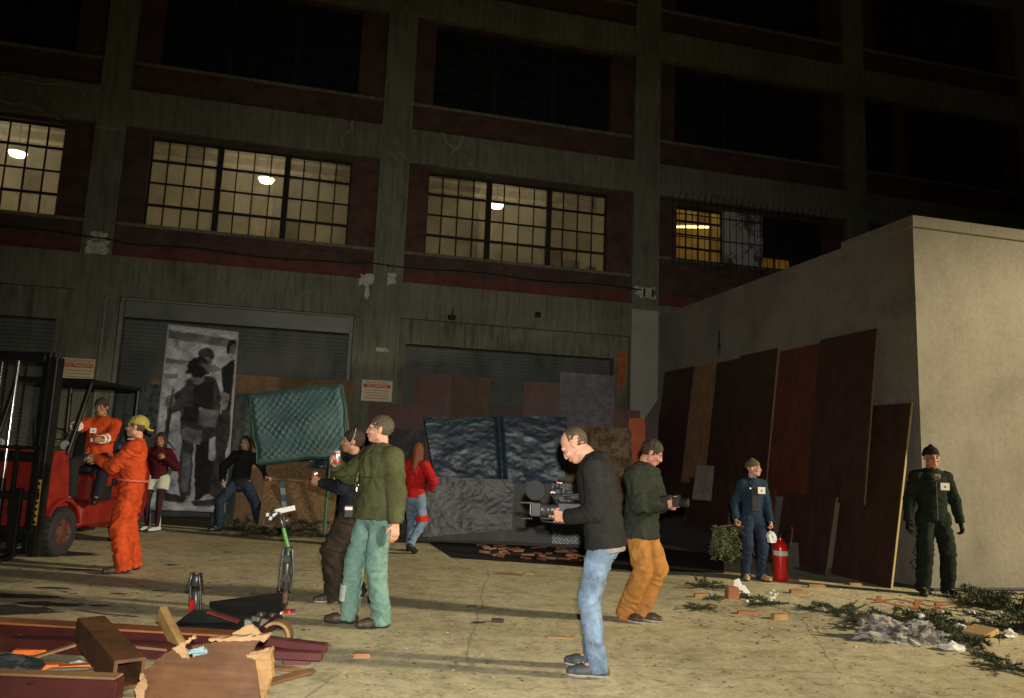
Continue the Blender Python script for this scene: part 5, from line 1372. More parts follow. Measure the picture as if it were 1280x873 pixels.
sheetobj('steel_sheet', 'plain grey panel left of the video camera', 'panel', c4, .03, m_spots('plain_grey_metal', (.070, .072, .062), (.052, .05, .042), 3, (.45, .7), .6))
# tread plate
def m_tread():
    m, nt, p = new_mat('steel_tread_plate'); tc = N(nt, 'ShaderNodeTexCoord'); sp = N(nt, 'ShaderNodeSeparateXYZ'); cb = N(nt, 'ShaderNodeCombineXYZ')
    L(nt, tc.outputs['Object'], sp.inputs[0]); L(nt, sp.outputs['X'], cb.inputs['X']); L(nt, sp.outputs['Z'], cb.inputs['Y'])
    mp = N(nt, 'ShaderNodeMapping'); mp.inputs['Rotation'].default_value = (0, 0, R(45)); mp.inputs['Scale'].default_value = (14, 14, 14); L(nt, cb.outputs[0], mp.inputs[0])
    c = N(nt, 'ShaderNodeTexBrick', Scale=1.0); c.offset = .5; c.inputs['Color1'].default_value = (.22, .235, .24, 1); c.inputs['Color2'].default_value = (.13, .14, .145, 1); c.inputs['Mortar'].default_value = (.045, .048, .048, 1); c.inputs['Mortar Size'].default_value = .16; c.inputs['Brick Width'].default_value = 1.6; c.inputs['Row Height'].default_value = .55
    L(nt, mp.outputs[0], c.inputs['Vector']); L(nt, c.outputs['Color'], p.inputs['Base Color']); p.inputs['Roughness'].default_value = .45; p.inputs['Metallic'].default_value = .3; bump(nt, p, c.outputs['Fac'], -.8, .01)
    return m
c4 = [at(690, 604, 12.70), at(772, 608, 12.70), at(772, 682, 12.6), at(690, 680, 12.6)]
sheetobj('tread_plate', 'silvery diamond tread plate behind the video camera', 'metal plate', c4, .02, m_tread())
RUST = m_spots('rust_blotched_ticking', (.20, .165, .10), (.085, .045, .022), 7, (.46, .56), .85, (.22, .09, .035))
c4 = [at(706, 532, 13.3), at(789, 536, 13.3), Gz(at(793, 660, 13.0)), Gz(at(700, 660, 13.0))]
sheetobj('rusty_mattress', 'rust-blotched tan mattress with rounded corners right of the blue tarp', 'mattress', c4, .2, RUST, None, 20, 30, pad)
c4 = [at(786, 523, 15.0), at(806, 523, 15.0), Gz(at(812, 600, 14.8)), Gz(at(786, 600, 14.8))]
sheetobj('orange_barrier', 'orange plastic barrier in the corner by the white wall', 'barrier', c4, .04, mat('orange_plastic', (.50, .075, .012), .5, .3, 3))
c4 = [at(806, 523, 15.3), at(822, 500, 15.3), Gz(at(826, 600, 15.2)), Gz(at(808, 600, 15.2))]
sheetobj('plywood_sheet', 'narrow dark board in the corner right of the orange barrier', 'board', c4, .02, PLYD)
# black ground sheet with broken brick and wood on it
m = MB()
pts = [G(*q, .008) for q in [(536, 678), (566, 697), (640, 702), (740, 709), (800, 713), (905, 716), (905, 694), (800, 682), (660, 676)]]
n = len(pts); m.add(pts, [tuple(range(n))]); m.add([p + Vector((0, 0, -.005)) for p in pts], [tuple(range(n))[::-1]])
solo(m, 'ground_sheet', mat('black_plastic_film', (.012, .013, .014), .5, .3, 4, .5, 8), 'flat black plastic sheet on the ground along the barricade', 'plastic sheet')
m = MB(); p0, p1 = G(520, 677), G(830, 690); d = p1 - p0
m.box((p0 + p1) / 2 + Vector((0, .06, .06)), (d.length, .16, .12), rot(0, 0, math.degrees(math.atan2(d.y, d.x))), 0, .01); solo(m, 'timber_sill', m_wood('charred_timber', (.03, .022, .016), .5, 0), 'long charred timber lying along the foot of the barricade', 'beam')
BRK = mat('broken_brick', (.20, .065, .035), .9, .4, 15); BRK2 = mat('splintered_wood_bits', (.24, .14, .07), .8, .4, 20)
for i in range(46):
    px = random.uniform(600, 735); py = 681 + random.uniform(0, 18) + (px - 600) * .03
    m = MB(); m.box((0, 0, .015), (random.uniform(.06, .22), random.uniform(.03, .07), random.uniform(.02, .035)), rot(random.uniform(-6, 6), random.uniform(-6, 6), random.uniform(-25, 25)), 0, .004)
    o = m.build('rubble_piece', BRK if i % 2 else BRK2); o.location = G(px, py, .012); tag(o, *((('small dull red broken brick among the rubble on the black sheet', 'brick', 'broken bricks on the black sheet') if i % 2 else ('small brown wood bit among the rubble on the black sheet', 'wood bit', 'wood bits on the black sheet'))))

# ================================================================== BOARDS AGAINST THE WHITE WALL
def wpt(x, y, z): return Vector((cx_ + x * math.cos(TH) - y * math.sin(TH), cy_ + x * math.sin(TH) + y * math.cos(TH), z))
EDGEY = mat('pale_plywood_edge', (.42, .30, .12), .7, .2, 12); EDGED = mat('raw_board_edge', (.17, .11, .055), .8, .3, 12)
def wboard(label, s0, s1, z0, z1, mt, x0=-.42, x1=-.03, edge=True, em=None, full=3.33, t=.02, sk=0.0):
    """board leaning on the wall: s0..s1 along it, z0..z1 up the slope"""
    X = lambda z: x0 + (x1 - x0) * z / full
    c4 = [wpt(X(z1), s1 + sk, z1), wpt(X(z1), s0 + sk, z1), wpt(X(z0), s0, z0), wpt(X(z0), s1, z0)]
    th = thing('plywood_board', label, 'board', (0, 0, 0), 0, 'boards leaning on the white wall')
    m = MB(); A_, B_, Cc, Dd = c4; off = wpt(t, 0, 0) - wpt(0, 0, 0)
    m.add([A_, B_, Cc, Dd] + [p + off for p in c4], [(0, 1, 2, 3), (7, 6, 5, 4), (0, 4, 5, 1), (2, 6, 7, 3), (0, 3, 7, 4), (1, 5, 6, 2)]); m.build('sheet', mt, th)
    if edge:
        e = MB(); dz = wpt(-.003, -.014, 0) - wpt(0, 0, 0)
        e.add([B_ + dz, Cc + dz, Cc + dz + off * 1.2, B_ + dz + off * 1.2, B_ - (wpt(0, -.001, 0) - wpt(0, 0, 0)), Cc, Cc + off, B_ + off], [(0, 1, 2, 3), (4, 7, 6, 5), (0, 4, 5, 1), (3, 2, 6, 7), (0, 3, 7, 4), (1, 5, 6, 2)]); e.build('sawn_edge', em or EDGED, th)
    rest(th)
# back row, upper sheets standing over the lower ones
wboard('leftmost dark board leaning in the far corner of the white wall', 6.02, 7.35, .9, 3.40, PLYD, edge=False)
wboard('single tan board leaning between dark boards', 5.08, 6.00, 1.03, 3.38, PLYT, -.40, -.02, edge=False)
wboard('dark board directly right of the tan board', 4.22, 5.06, .9, 3.36, PLYD, -.41, -.03, edge=False)
wboard('dark board with a pale sawn edge left of the red-brown board', 3.03, 4.20, .9, 3.40, PLYD, -.43, -.05)
wboard('red-brown board leaning in the middle of the white wall', 1.92, 3.00, .98, 3.34, PLYR, -.43, -.02, edge=False)
wboard('large dark board, the tallest on the white wall, with a sawn right edge', .67, 1.90, .98, 3.38, PLYD, -.46, -.06)
# lower sheets
wboard('low right dark board with a bright yellow edge by the man in the beanie', .12, 1.25, 0, 2.32, PLYD, -.43, -.02, True, EDGEY, 2.32, .022)
wboard('low dark board with a slanted pale edge behind the extinguisher', 1.28, 2.5, 0, 1.05, PLYD, -.50, -.42, True, EDGED, 1.05, .02, -.16)
wboard('low dark board behind the youngster', 2.53, 3.75, 0, 1.10, PLYR, -.56, -.44, False, None, 1.1)
wboard('low dark board behind the carried greenery', 3.78, 5.3, 0, 1.16, PLYD, -.62, -.46, False, None, 1.16)
wboard('low dark board at the foot of the tan board', 5.33, 7.2, 0, 1.06, PLYD, -.66, -.44, False, None, 1.06)
# grey plank, shovel-like blade, rubber mat
c4 = [at(871, 581, 13.2), at(893, 583, 13.1), at(889, 626, 12.8), at(865, 624, 12.9)]; sheetobj('grey_plank', 'short weathered grey plank leaning at the foot of the tan board', 'plank', c4, .03, m_wood('weathered_grey_wood', (.13, .115, .085), .6, 2))
c4 = [G(838, 674, .55), G(870, 672, .5), G(968, 704), G(820, 700)]
m = MB()
P4 = [wpt(-.75, 6.4, .62), wpt(-.62, 3.5, .10), wpt(-1.25, 3.2, .03), wpt(-1.7, 5.8, .05)]
m.slab(P4, .012, 0, 20, 12, lambda u, v: .06 * math.sin(3 * u + 1) * math.sin(3 * v) + .008 * math.sin(20 * u)); solo(m, 'rubber_mat', mat('grey_rubber_mat', (.045, .045, .045), .7, .4, 4), 'curled grey rubber mat on the ground below the tan board', 'mat')
m = MB(); p = wpt(-.72, 1.75, 0)
m.tube([p + Vector((.0, 0, .30)), p + Vector((.04, .02, .55)), p + Vector((.02, .02, .58))], .012, 6).slab([p + Vector((-.02, 0, .36)), p + Vector((.12, .03, .36)), p + Vector((.10, -.06, .03)), p + Vector((-.08, -.1, .01))], .008, 0)
solo(m, 'shovel', mat('dull_steel', (.12, .115, .10), .5, .4, 10, .2, 40, .3), 'small dull shovel blade standing against the low dark board', 'shovel')
m = MB()
for k in range(5): m.tube([wpt(-.55 - .03 * k, 3.4 - .8 * k * .2, .02 + .01 * k)] + [wpt(-.62 - .02 * k + .05 * math.sin(3 * j + k), 3.3 - .15 * j - .1 * k, .02) for j in range(1, 14)], .010, 5)
solo(m, 'cable', RUB, 'black cables trailing along the ground behind the extinguisher', 'cable')
m = MB(); m.tube([wpt(-.30, .9, .02), wpt(-.15, .2, .02), wpt(.0, -.10, .02), wpt(.8, -.10, .02), wpt(2, -.13, .02), wpt(4, -.12, .02)], .02, 7)
solo(m, 'hose', RUB, 'black hose lying along the base of the white wall', 'hose')
# hook with a wire on the wall
hk = thing('hanging_hook', 'small black hook hanging from a wire on the white wall above the boards', 'hook')
m = MB(); b = lambda s_, z, o=.05: wpt(-o, s_, z)
m.tube([b(4.95, 3.98), b(4.94, 3.82), b(4.95, 3.70)], .014, 6).box(b(4.95, 3.66), (.05, .05, .14), None, 0, .012).tube([b(4.95, 3.60), b(4.99, 3.52), b(4.93, 3.50)], .012, 6); m.build('hook', BPL, hk)
m = MB(); m.tube([b(4.95, 3.98), b(4.8, 4.12, .02), b(4.4, 4.14, .015), b(3.9, 4.22, .012)], .006, 5); m.build('wire', mat('rusty_wire', (.16, .10, .05), .8), hk); rest(hk)
# ================================================================== HELD THINGS
def wp(root, v): bpy.context.view_layer.update(); return root.matrix_world @ Vector(v)
def hand_pt(root, J, i, a=.095, b=.030, c=0.0):
    h_ = J['hands'][i]; return wp(root, h_[0] + h_[1] * a + h_[2] * b + h_[3] * c)
ALU = mat('can_aluminium', (.75, .75, .76), .25, .05, 10, 0, 10, .8); CANR = mat('can_red_print', (.50, .02, .02), .3, .1, 8, 0)
def can(p, lab, tilt):
    t = thing('drink_can', lab, 'drink can', p, 0, 'red and silver drink cans held up')
    M_ = TR((0, 0, -.06), None) ; T_ = rot(*tilt).to_4x4()
    MB().lathe([(.020, 0), (.026, .003), (.033, .012), (.033, .108), (.027, .119), (.026, .122), (.024, .118)], 20, T_ @ M_).build('can_body', ALU, t)
    m = MB(); m.lathe([(.0333, .012), (.0336, .013), (.0336, .030), (.0333, .031)], 20, T_ @ M_).lathe([(.0333, .090), (.0336, .091), (.0336, .107), (.0333, .108)], 20, T_ @ M_)
    m.add([T_ @ M_ @ Vector((.0342 * math.cos(a), .0342 * math.sin(a), z)) for a in np.linspace(1.2, 3.6, 9) for z in (.030, .091)], [(2 * k, 2 * k + 2, 2 * k + 3, 2 * k + 1) for k in range(8)])
    m.build('red_print', CANR, t); return t
can(hand_pt(groot, J3, 1, .085, .042), 'red and silver drink can raised by the man in the olive jacket', (8, -8, 0))
can(hand_pt(nroot, J4, 0, .085, .042), 'red and silver drink can held out by the man in the navy shirt', (10, 5, 0))

# shoulder-less video camera held low: lens to the left, matte box, mike, handle
q = hand_pt(vroot, J1, 0, .07, .06); q2 = hand_pt(vroot, J1, 1, .07, .03)
VC = thing('video_camera', 'black professional video camera with matte box held by the man in black fleece', 'video camera', (q.x + .05, (q.y + q2.y) / 2 - .02, q.z + .01), R(86)); VC.scale = (.82, .82, .82)
# local: +y is where the lens points
m = MB(); m.b2((-.055, -.20, -.055), (.055, .10, .075), 0, .012).b2((-.045, -.33, -.04), (.045, -.20, .05), 0, .01).b2((-.058, -.15, -.01), (-.054, .03, .05)); m.build('camera_body', BPL, VC)
m = MB(); m.lathe([(.03, 0), (.045, .0), (.048, .05), (.042, .055), (.042, .09), (.052, .10), (.052, .14), (.03, .141)], 24, TR((0, .10, .005), rot(-90, 0, 0))); m.build('lens', mat('grey_lens_barrel', (.035, .035, .035), .4, .2, 10), VC)
m = MB(); m.b2((-.07, .235, -.055), (.07, .325, .065), 0, .008).b2((-.085, .30, .055), (.085, .42, .064)).b2((-.085, .31, -.075), (.085, .40, -.068)); m.build('matte_box', BPL, VC)
m = MB(); m.b2((-.055, .326, -.042), (.055, .330, .052)); m.build('filter_frame', mat('grey_filter', (.22, .22, .24), .4, .1, 10), VC)
m = MB(); m.tube([(0, .09, .075), (0, .10, .13), (0, -.12, .145), (0, -.17, .08)], .014, 8).b2((-.02, -.04, .14), (.02, .04, .175), 0, .006).b2((-.035, .06, .13), (.035, .14, .19), 0, .006).b2((-.02, .08, .19), (.03, .13, .235), 0, .005); m.build('top_handle', BPL, VC)
m = MB(); m.lathe([(.004, -.012), (.085, -.012), (.088, 0), (.085, .012), (.004, .012)], 24, TR((-.02, .29, .165), rot(90, 0, 80))); m.build('round_flag', mat('matte_grey_flag', (.014, .014, .015), .8, .1, 8), VC)
m = MB(); m.b2((-.03, -.25, .06), (.03, -.12, .10), 0, .01).tube([(.0, -.30, .05), (.03, -.25, .12), (.02, -.12, .17)], .006, 6).b2((.035, -.12, .09), (.05, .04, .15), 0, .004); m.build('viewfinder', BPL, VC)
m = MB(); m.tube([(-.05, -.1, -.05), (-.09, .05, -.10), (-.06, .22, -.09), (0, .25, -.05)], .006, 6).tube([(-.04, .12, .1), (-.06, .17, .15), (.01, .2, .14)], .004, 5); m.build('cable', RUB, VC)
m = MB(); m.tube([(.02, .10, .235), (.03, .12, .26)], .004, 5).b2((-.055, .12, .15), (-.035, .16, .16)).b2((.0, .06, .232), (.02, .11, .238)); m.build('red_trim', REDP, VC)
m = MB(); m.b2((-.04, -.30, -.085), (.04, .05, -.055), 0, .006).tube([(0, .05, -.07), (0, .24, -.07)], .012, 8); m.build('base_plate', BPL, VC)

q = (hand_pt(broot, J2, 0, .08, .04) + hand_pt(broot, J2, 1, .08, .04)) / 2
SCm = thing('still_camera', 'black photo camera in both hands of the man in tan trousers', 'camera', q + Vector((.02, -.01, 0)), turn(.95, -.45))
m = MB(); m.b2((-.065, -.03, -.045), (.065, .03, .04), 0, .01).b2((-.025, -.025, .035), (.025, .03, .062), 0, .008); m.build('camera_body', BPL, SCm)
m = MB(); m.lathe([(.034, 0), (.034, .03), (.038, .035), (.038, .075), (.030, .078)], 20, TR((0, .028, -.005), rot(-90, 0, 0))); m.build('lens', BPL, SCm)
m = MB(); m.lathe([(.001, 0), (.029, .001), (.029, .003)], 18, TR((0, .104, -.005), rot(-90, 0, 0))); m.build('lens_glass', mat('lens_glass', (.05, .05, .07), .08, 0, 5, 0), SCm)

# fire extinguisher
EX = thing('fire_extinguisher', 'large red fire extinguisher standing right of the youngster', 'fire extinguisher', G(976, 726), R(20))
MB().lathe([(.080, 0), (.092, .012), (.094, .03), (.094, .40), (.088, .445), (.062, .485), (.030, .505), (.028, .53)], 28).build('cylinder', mat('glossy_red_enamel', (.52, .014, .012), .22, .12, 4, .05, 30), EX)
MB().lathe([(.0948, .315), (.0955, .318), (.0955, .372), (.0948, .375)], 28).build('label_band', mat('silver_label', (.55, .53, .48), .5, .35, 28), EX)
m = MB(); m.lathe([(.022, .53), (.024, .56), (.016, .585)], 14).box((.05, 0, .60), (.16, .022, .010), rot(0, -14, 0), 0, .003).box((.05, 0, .57), (.13, .022, .010), rot(0, 4, 0), 0, .003); m.build('valve_handle', BPL, EX)
MB().tube([(-.02, 0, .56), (-.10, -.03, .58), (-.165, -.04, .50), (-.15, -.03, .30), (-.125, -.02, .12)], .011, 8).build('hose', RUB, EX)

# greenery -----------------------------------------------------------------
NEED = m_spots('pine_needles', (.028, .040, .014), (.055, .062, .022), 10, (.45, .6), .7); NEED2 = m_spots('dry_yellow_green_leaf', (.085, .10, .035), (.045, .06, .022), 9, (.45, .6), .7); BARK = mat('twig_bark', (.08, .055, .035), .9, .4, 30)
def sprig(seed, n=6, ln=.34, need=.05, dens=46, flat=.35):
    rs = random.Random(seed); tw = MB(); nd = MB()
    for b in range(n):
        a = rs.uniform(0, 6.28); el = rs.uniform(.05, flat); p = Vector((rs.uniform(-.05, .05), rs.uniform(-.05, .05), .02)); pts = [p]
        for k in range(6):
            a += rs.uniform(-.35, .35); p = p + Vector((math.cos(a), math.sin(a), el * rs.uniform(-.2, 1) - .03 * k)) * ln / 6; p.z = max(.008, p.z); pts.append(p)
        tw.tube(pts, [.005 - .0006 * k for k in range(7)], 4)
        for k in range(dens):
            t = rs.uniform(.1, 5.99); i = int(t); c = pts[i].lerp(pts[i + 1], t - i); d = (pts[i + 1] - pts[i]).normalized()
            v = (d * .7 + Vector((rs.uniform(-1, 1), rs.uniform(-1, 1), rs.uniform(-.5, 1)))).normalized() * need * rs.uniform(.6, 1.3); w = v.cross(Vector((rs.uniform(-1, 1), rs.uniform(-1, 1), rs.uniform(-1, 1)))).normalized() * .006
            e = c + v; e.z = max(.003, e.z); nd.add([c - w, c + w, e + w * .3, e - w * .3], [(0, 1, 2, 3)])
    return tw, nd
def green(loc, seed, label, grp='cut green branches on the ground', sc=1.0, rz=0, mtl=None, **kw):
    t = thing('green_branch', label, 'branch', loc, rz, grp); t.scale = (sc, sc, sc)
    tw, nd = sprig(seed, **kw); tw.build('twigs', BARK, t); nd.build('needles', mtl or NEED, t); return t
GB = [("small green sprig behind the orange brick block", 884, 735, .75), ("small green sprig left of the orange block's tan stick", 878, 762, .5), ("green sprig under the torn white paper bits", 958, 757, .6), ("flat green sprig below the torn white paper", 932, 748, .5),
      ("green branch left of the crumpled grey cloth", 1048, 767, .7), ("green branch touching the crumpled grey cloth's left end", 1072, 777, .7), ("bushy green branch over the crumpled grey cloth", 1112, 776, .85), ("green branch under the feet of the man by the white wall", 1160, 775, .9),
      ("tall spiky green branch right of the man by the white wall", 1212, 757, 1.2), ("dark green branch by the white wall at the right edge", 1262, 764, 1.3), ("green branch left of the tan cardboard scrap", 1180, 790, .9), ("green branch right of the tan cardboard scrap", 1258, 788, 1.0), ("green branch below the tan cardboard scrap", 1214, 803, .85),
      ("thin green twig nearest the camera at lower right", 1256, 838, .6), ("tiny green twig on bare ground below the litter", 1055, 786, .35), ("sparse green twig right of the white bag", 1232, 822, .45), ("small green twig by the torn orange chips", 890, 750, .35), ("small green twig in front of the extinguisher", 1010, 762, .4), ("green branch along the right frame edge", 1285, 775, 1.3), ("far green branch against the wall foot", 1240, 748, 1.1)]
for i, (lab, px, py, sc) in enumerate(GB): green(G(px, py), i, lab, sc=sc, rz=i * 1.3, n=13, dens=90, flat=.8)
# heap by the chipboard, bundle in the youngster's hand, sprig near the red wheel
for i, (px, py, sc, lab) in enumerate([(335, 668, 1.6, 'dark green branches heaped behind the striding woman'), (372, 668, 1.8, 'dark green branches heaped against the chipboard'), (398, 672, 1.5, 'dark green branches at the right end of the heap'), (316, 664, 1.2, 'dark green branches at the foot of the tall poster'), (352, 667, 2.2, 'dark green branches on top of the heap'), (262, 646, 1.0, 'few dark leaves under the tall poster')]):
    green(G(px, py), 40 + i, lab, 'dark branches heaped by the chipboard', sc=sc, rz=i, n=12, flat=.9, dens=70, need=.045)
green(G(385, 812), 60, 'dull green sprig behind the maroon rails in the foreground', sc=.5, n=9, dens=60, mtl=NEED2)
bq = hand_pt(kroot, J8, 1, .08, .0)
t = thing('greenery_bundle', 'bundle of yellow-green branches carried by the youngster', 'branches', bq, 0)
rs = random.Random(5); tw = MB(); nd = MB()
tw.tube([Vector((.10, .0, -.02)), Vector((-.02, 0, .0)), Vector((-.20, .0, -.02)), Vector((-.30, 0, -.12)), Vector((-.31, 0, -.30))], .011, 6)
for b in range(26):
    p = Vector((rs.uniform(-.28, .06), rs.uniform(-.08, .08), -.02)); pts = [p]
    for k in range(5): p = p + Vector((rs.uniform(-.05, .05), rs.uniform(-.04, .04), -rs.uniform(.05, .10))); pts.append(p)
    tw.tube(pts, .004, 4)
    for k in range(60):
        tt = rs.uniform(0, 4.99); i = int(tt); c = pts[i].lerp(pts[i + 1], tt - i); v = Vector((rs.uniform(-1, 1), rs.uniform(-1, 1), rs.uniform(-1.2, .4))).normalized() * rs.uniform(.025, .06); w = v.orthogonal().normalized() * .009; nd.add([c, c + v * .5 + w, c + v, c + v * .5 - w], [(0, 1, 2, 3)])
tw.build('twigs', BARK, t); nd.build('leaves', NEED2, t)

# crumpled things ------------------------------------------------------------
def crumple(name, loc, size, mt, label, cat, grp=None, seed=0, sub=3, rough=.45, rz=0):
    bm = bmesh.new(); bmesh.ops.create_icosphere(bm, subdivisions=sub, radius=1)
    for v in bm.verts:
        n = noise.noise(v.co * 1.7 + Vector((seed * 3.1, 0, 0))) * 1.1 + noise.noise(v.co * 4.1 + Vector((0, seed, 0))) * .7
        v.co *= 1 + n * rough; v.co.x *= size[0] / 2; v.co.y *= size[1] / 2; v.co.z = max(0, (v.co.z + .35)) * size[2] / 1.5
    me = bpy.data.meshes.new(name); bm.to_mesh(me); bm.free(); me.materials.append(mt)
    for f in me.polygons: f.use_smooth = False
    o = bpy.data.objects.new(name, me); COL.objects.link(o); o.location = loc; o.rotation_euler = (0, 0, rz); return tag(o, label, cat, grp)
PAP = mat('white_paper', (.68, .68, .66), .7, .12, 12, .3, 40); CLG = m_spots('grey_ragged_cloth', (.42, .39, .34), (.10, .095, .09), 13, (.48, .54), .9)
crumple('crumpled_cloth', G(1126, 801), (.68, .26, .20), CLG, 'crumpled grey-white cloth lying among the green branches', 'cloth', None, 3, 4, .8)
for i, (px, py, w, h_, lab) in enumerate([(1190, 813, .22, .07, 'white crumpled bag lying nearest the camera among the litter'), (1150, 775, .16, .09, 'white paper lump above the crumpled grey cloth'), (1068, 765, .07, .05, 'small white scrap on the green branches left of the cloth'), (1212, 770, .16, .07, 'white scrap above the tan cardboard'), (1262, 795, .18, .07, 'white scrap at the right frame edge'), (1236, 780, .14, .06, 'white scrap right of the tan cardboard'),
    (1198, 785, .12, .05, 'white scrap left of the tan cardboard'), (1178, 768, .08, .04, 'small white scrap below the dark green trouser legs'), (889, 745, .06, .04, 'small bluish-white scrap by the tan stick'), (1180, 778, .10, .05, 'pale scrap between two green branches'), (1250, 770, .12, .06, 'pale scrap against the dark greenery by the wall')]):
    crumple('crumpled_paper', G(px, py), (w, w * .6, h_), PAP, lab, 'paper', 'white paper scraps at the right', 10 + i, 2, .5, i)
for i in range(16):
    px, py = 955 + random.gauss(0, 13), 748 + random.gauss(0, 4); crumple('torn_paper', G(px, py), (.05, .04, .03), PAP, 'tiny torn white paper bit in the cluster before the youngster', 'paper', 'torn paper cluster before the youngster', 30 + i, 1, .5, i)
m = MB(); m.slab([Vector((-.05, .02, .13)), Vector((.01, .03, .15)), Vector((.08, 0, 0)), Vector((-.07, 0, 0))], .004).slab([Vector((-.03, -.04, .06)), Vector((.05, -.03, .09)), Vector((.12, -.05, 0)), Vector((-.02, -.06, 0))], .004)
o = solo(m, 'folded_paper', PAP, 'white folded paper standing up in front of the youngster', 'paper'); o.location = G(927, 741)
t = thing('metal_can', 'dented pale can lying left of the crumpled grey cloth', 'can', G(1080, 782), .4); MB().lathe([(.033, 0), (.036, .01), (.034, .10), (.030, .105)], 14, TR((-.05, 0, .036), rot(0, 90, 0))).build('can_body', ALU, t)
# white carrier bag in the youngster's other hand
q = hand_pt(kroot, J8, 0, .10, .0)
o = crumple('white_bag', q - Vector((0.02, 0, .16)), (.13, .09, .16), PAP, 'white plastic bag hanging from the youngster\'s hand', 'bag', None, 77, 3, .35)

# wood scraps -----------------------------------------------------------------
WT = m_wood('raw_pine', (.42, .24, .095), .6, 0); WO = mat('orange_painted_wood', (.36, .17, .08), .6, .25, 14); WTAN = mat('tan_cardboard', (.42, .27, .13), .85, .15, 10)
def scrap(px, py, d, rz, mt, lab, name='wood_scrap', cat='wood scrap', grp='wood scraps on the ground', z=0, tilt=0):
    m = MB(); l, w, h_ = d
    pr = [(-l / 2, 0), (l / 2 * .9, 0), (l / 2, h_ * .5), (l / 2 * .85, h_), (-l / 2 * .92, h_)]
    m.prism(pr, -w / 2, w / 2, rot(0, tilt, 0).to_4x4()); o = m.build(name, mt); o.location = G(px, py, z); o.rotation_euler = (0, 0, R(rz)); return tag(o, lab, cat, grp)
scrap(915, 748, (.13, .10, .12), 10, mat('orange_brick', (.30, .11, .06), .9, .3, 14), 'orange brick block standing below the upright white paper', 'brick_block', 'brick')
scrap(877, 747, (.17, .06, .04), 5, WT, 'tan stick left of the orange brick block')
scrap(876, 760, (.26, .07, .025), 8, WO, 'flat orange board piece at the left of the right-hand litter')
scrap(936, 768, (.22, .07, .03), -8, WO, 'orange board piece below the torn paper cluster')
scrap(974, 774, (.16, .06, .05), 18, WT, 'split tan wood chunk lying alone on bare ground')
scrap(996, 742, (.16, .07, .04), 0, WO, 'orange-tan chip in front of the extinguisher')
scrap(1021, 735, (.20, .06, .04), -4, WT, 'tan block near the foot of the low dark board')
scrap(990, 727, (.18, .06, .03), 0, mat('dull_red_wood', (.25, .10, .06), .8), 'dull red chip right of the extinguisher')
scrap(1069, 732, (.16, .05, .03), 3, WT, 'thin tan chip against the low right dark board')
scrap(1226, 794, (.24, .20, .05), 30, WTAN, 'tan cardboard scrap among the green branches', 'cardboard_scrap', 'cardboard', None, .04, -12)
scrap(637, 719, (.34, .05, .02), -12, mat('brown_splinter', (.20, .11, .05), .8), 'brown splintered stick on open ground left of the video camera man')
scrap(662, 718, (.12, .03, .015), 10, WT, 'pale chip at the tip of the brown splintered stick')
scrap(701, 798, (.22, .035, .012), -5, WT, 'thin pale stick beside the jeans of the video camera man')
scrap(452, 822, (.12, .05, .03), 10, WO, 'orange chip right of the maroon rails')
scrap(590, 760, (.09, .04, .02), 10, mat('dark_scrap', (.05, .04, .03), .8), 'dark chip in the long shadow on the ground')
scrap(622, 778, (.11, .05, .03), -10, MC['dark_scrap'], 'black lump in the long shadow on the ground')
# tiny litter too small to count
m = MB(); rs = random.Random(3)
def bits(n, fx, fy, s0, s1, mi):
    for _ in range(n):
        px, py = fx(), fy(); 
        if py < 700: continue
        p = G(px, py, .004); a = rs.uniform(0, 3.14); l, w = rs.uniform(s0, s1), rs.uniform(s0, s1) * .4; c, s_ = math.cos(a), math.sin(a); h_ = rs.uniform(.001, .005)
        b = [p + Vector((c * l * u - s_ * w * v, s_ * l * u + c * w * v, 0)) for u, v in ((-1, -1), (1, -.6), (.8, 1), (-.9, .7))]
        m.add(b + [p + Vector((0, 0, h_))], [(0, 1, 4), (1, 2, 4), (2, 3, 4), (3, 0, 4)], mi)
bits(420, lambda: rs.uniform(380, 1280), lambda: rs.uniform(705, 868), .006, .018, 0); bits(110, lambda: rs.gauss(1150, 90), lambda: rs.gauss(775, 20), .01, .04, 1); bits(260, lambda: rs.gauss(1130, 120), lambda: rs.gauss(775, 18), .01, .035, 2)
bits(160, lambda: rs.uniform(0, 420), lambda: rs.uniform(700, 800), .01, .035, 0); bits(90, lambda: rs.gauss(940, 60), lambda: rs.gauss(755, 14), .01, .035, 3); bits(60, lambda: rs.gauss(560, 60), lambda: rs.gauss(800, 18), .008, .02, 4)
o = m.build('ground_litter', [MC['dark_scrap'], PAP, NEED, WO, mat('pale_dust', (.5, .46, .36), .9)]); tag(o, 'scattered crumbs of leaf, bark and paper on the yard', 'litter', None, 'stuff')
# sprayed marks and tyre-dark stains on the ground
def sprayed(pts, w, mt, name, z=.0045, rag=.5):
    m = MB(); q = [G(*p, z) for p in pts]; L_ = []; R_ = []
    qq = []
    for a, b in zip(q, q[1:]):
        for k in range(8): qq.append(a.lerp(b, k / 8))
    for i, p in enumerate(qq[:-1]):
        d = (qq[i + 1] - p).normalized(); n = Vector((-d.y, d.x, 0)); L_.append(p + n * w * random.uniform(rag, 1)); R_.append(p - n * w * random.uniform(rag, 1))
    k = len(L_); m.add(L_ + R_, [(i, i + 1, i + 1 + k, i + k) for i in range(k - 1)]); o = m.build(name, mt); return tag(o, None, None, None, 'structure')
OSP = mat('faded_orange_spray', (.42, .13, .055), .9, .4, 12)
for i, pts in enumerate([[(1085, 748), (1120, 756), (1150, 762), (1190, 763)], [(1100, 745), (1095, 756)], [(1120, 748), (1160, 757), (1200, 755)], [(1150, 750), (1140, 764)], [(1175, 752), (1168, 765)], [(1090, 753), (1130, 747)]]): sprayed(pts, .05, OSP, 'ground_paint', .0045 + .0008 * i, .2)
sprayed([(95, 762), (135, 768), (185, 772)], .02, mat('dark_red_spray', (.15, .02, .015), .8), 'ground_paint', .0045)
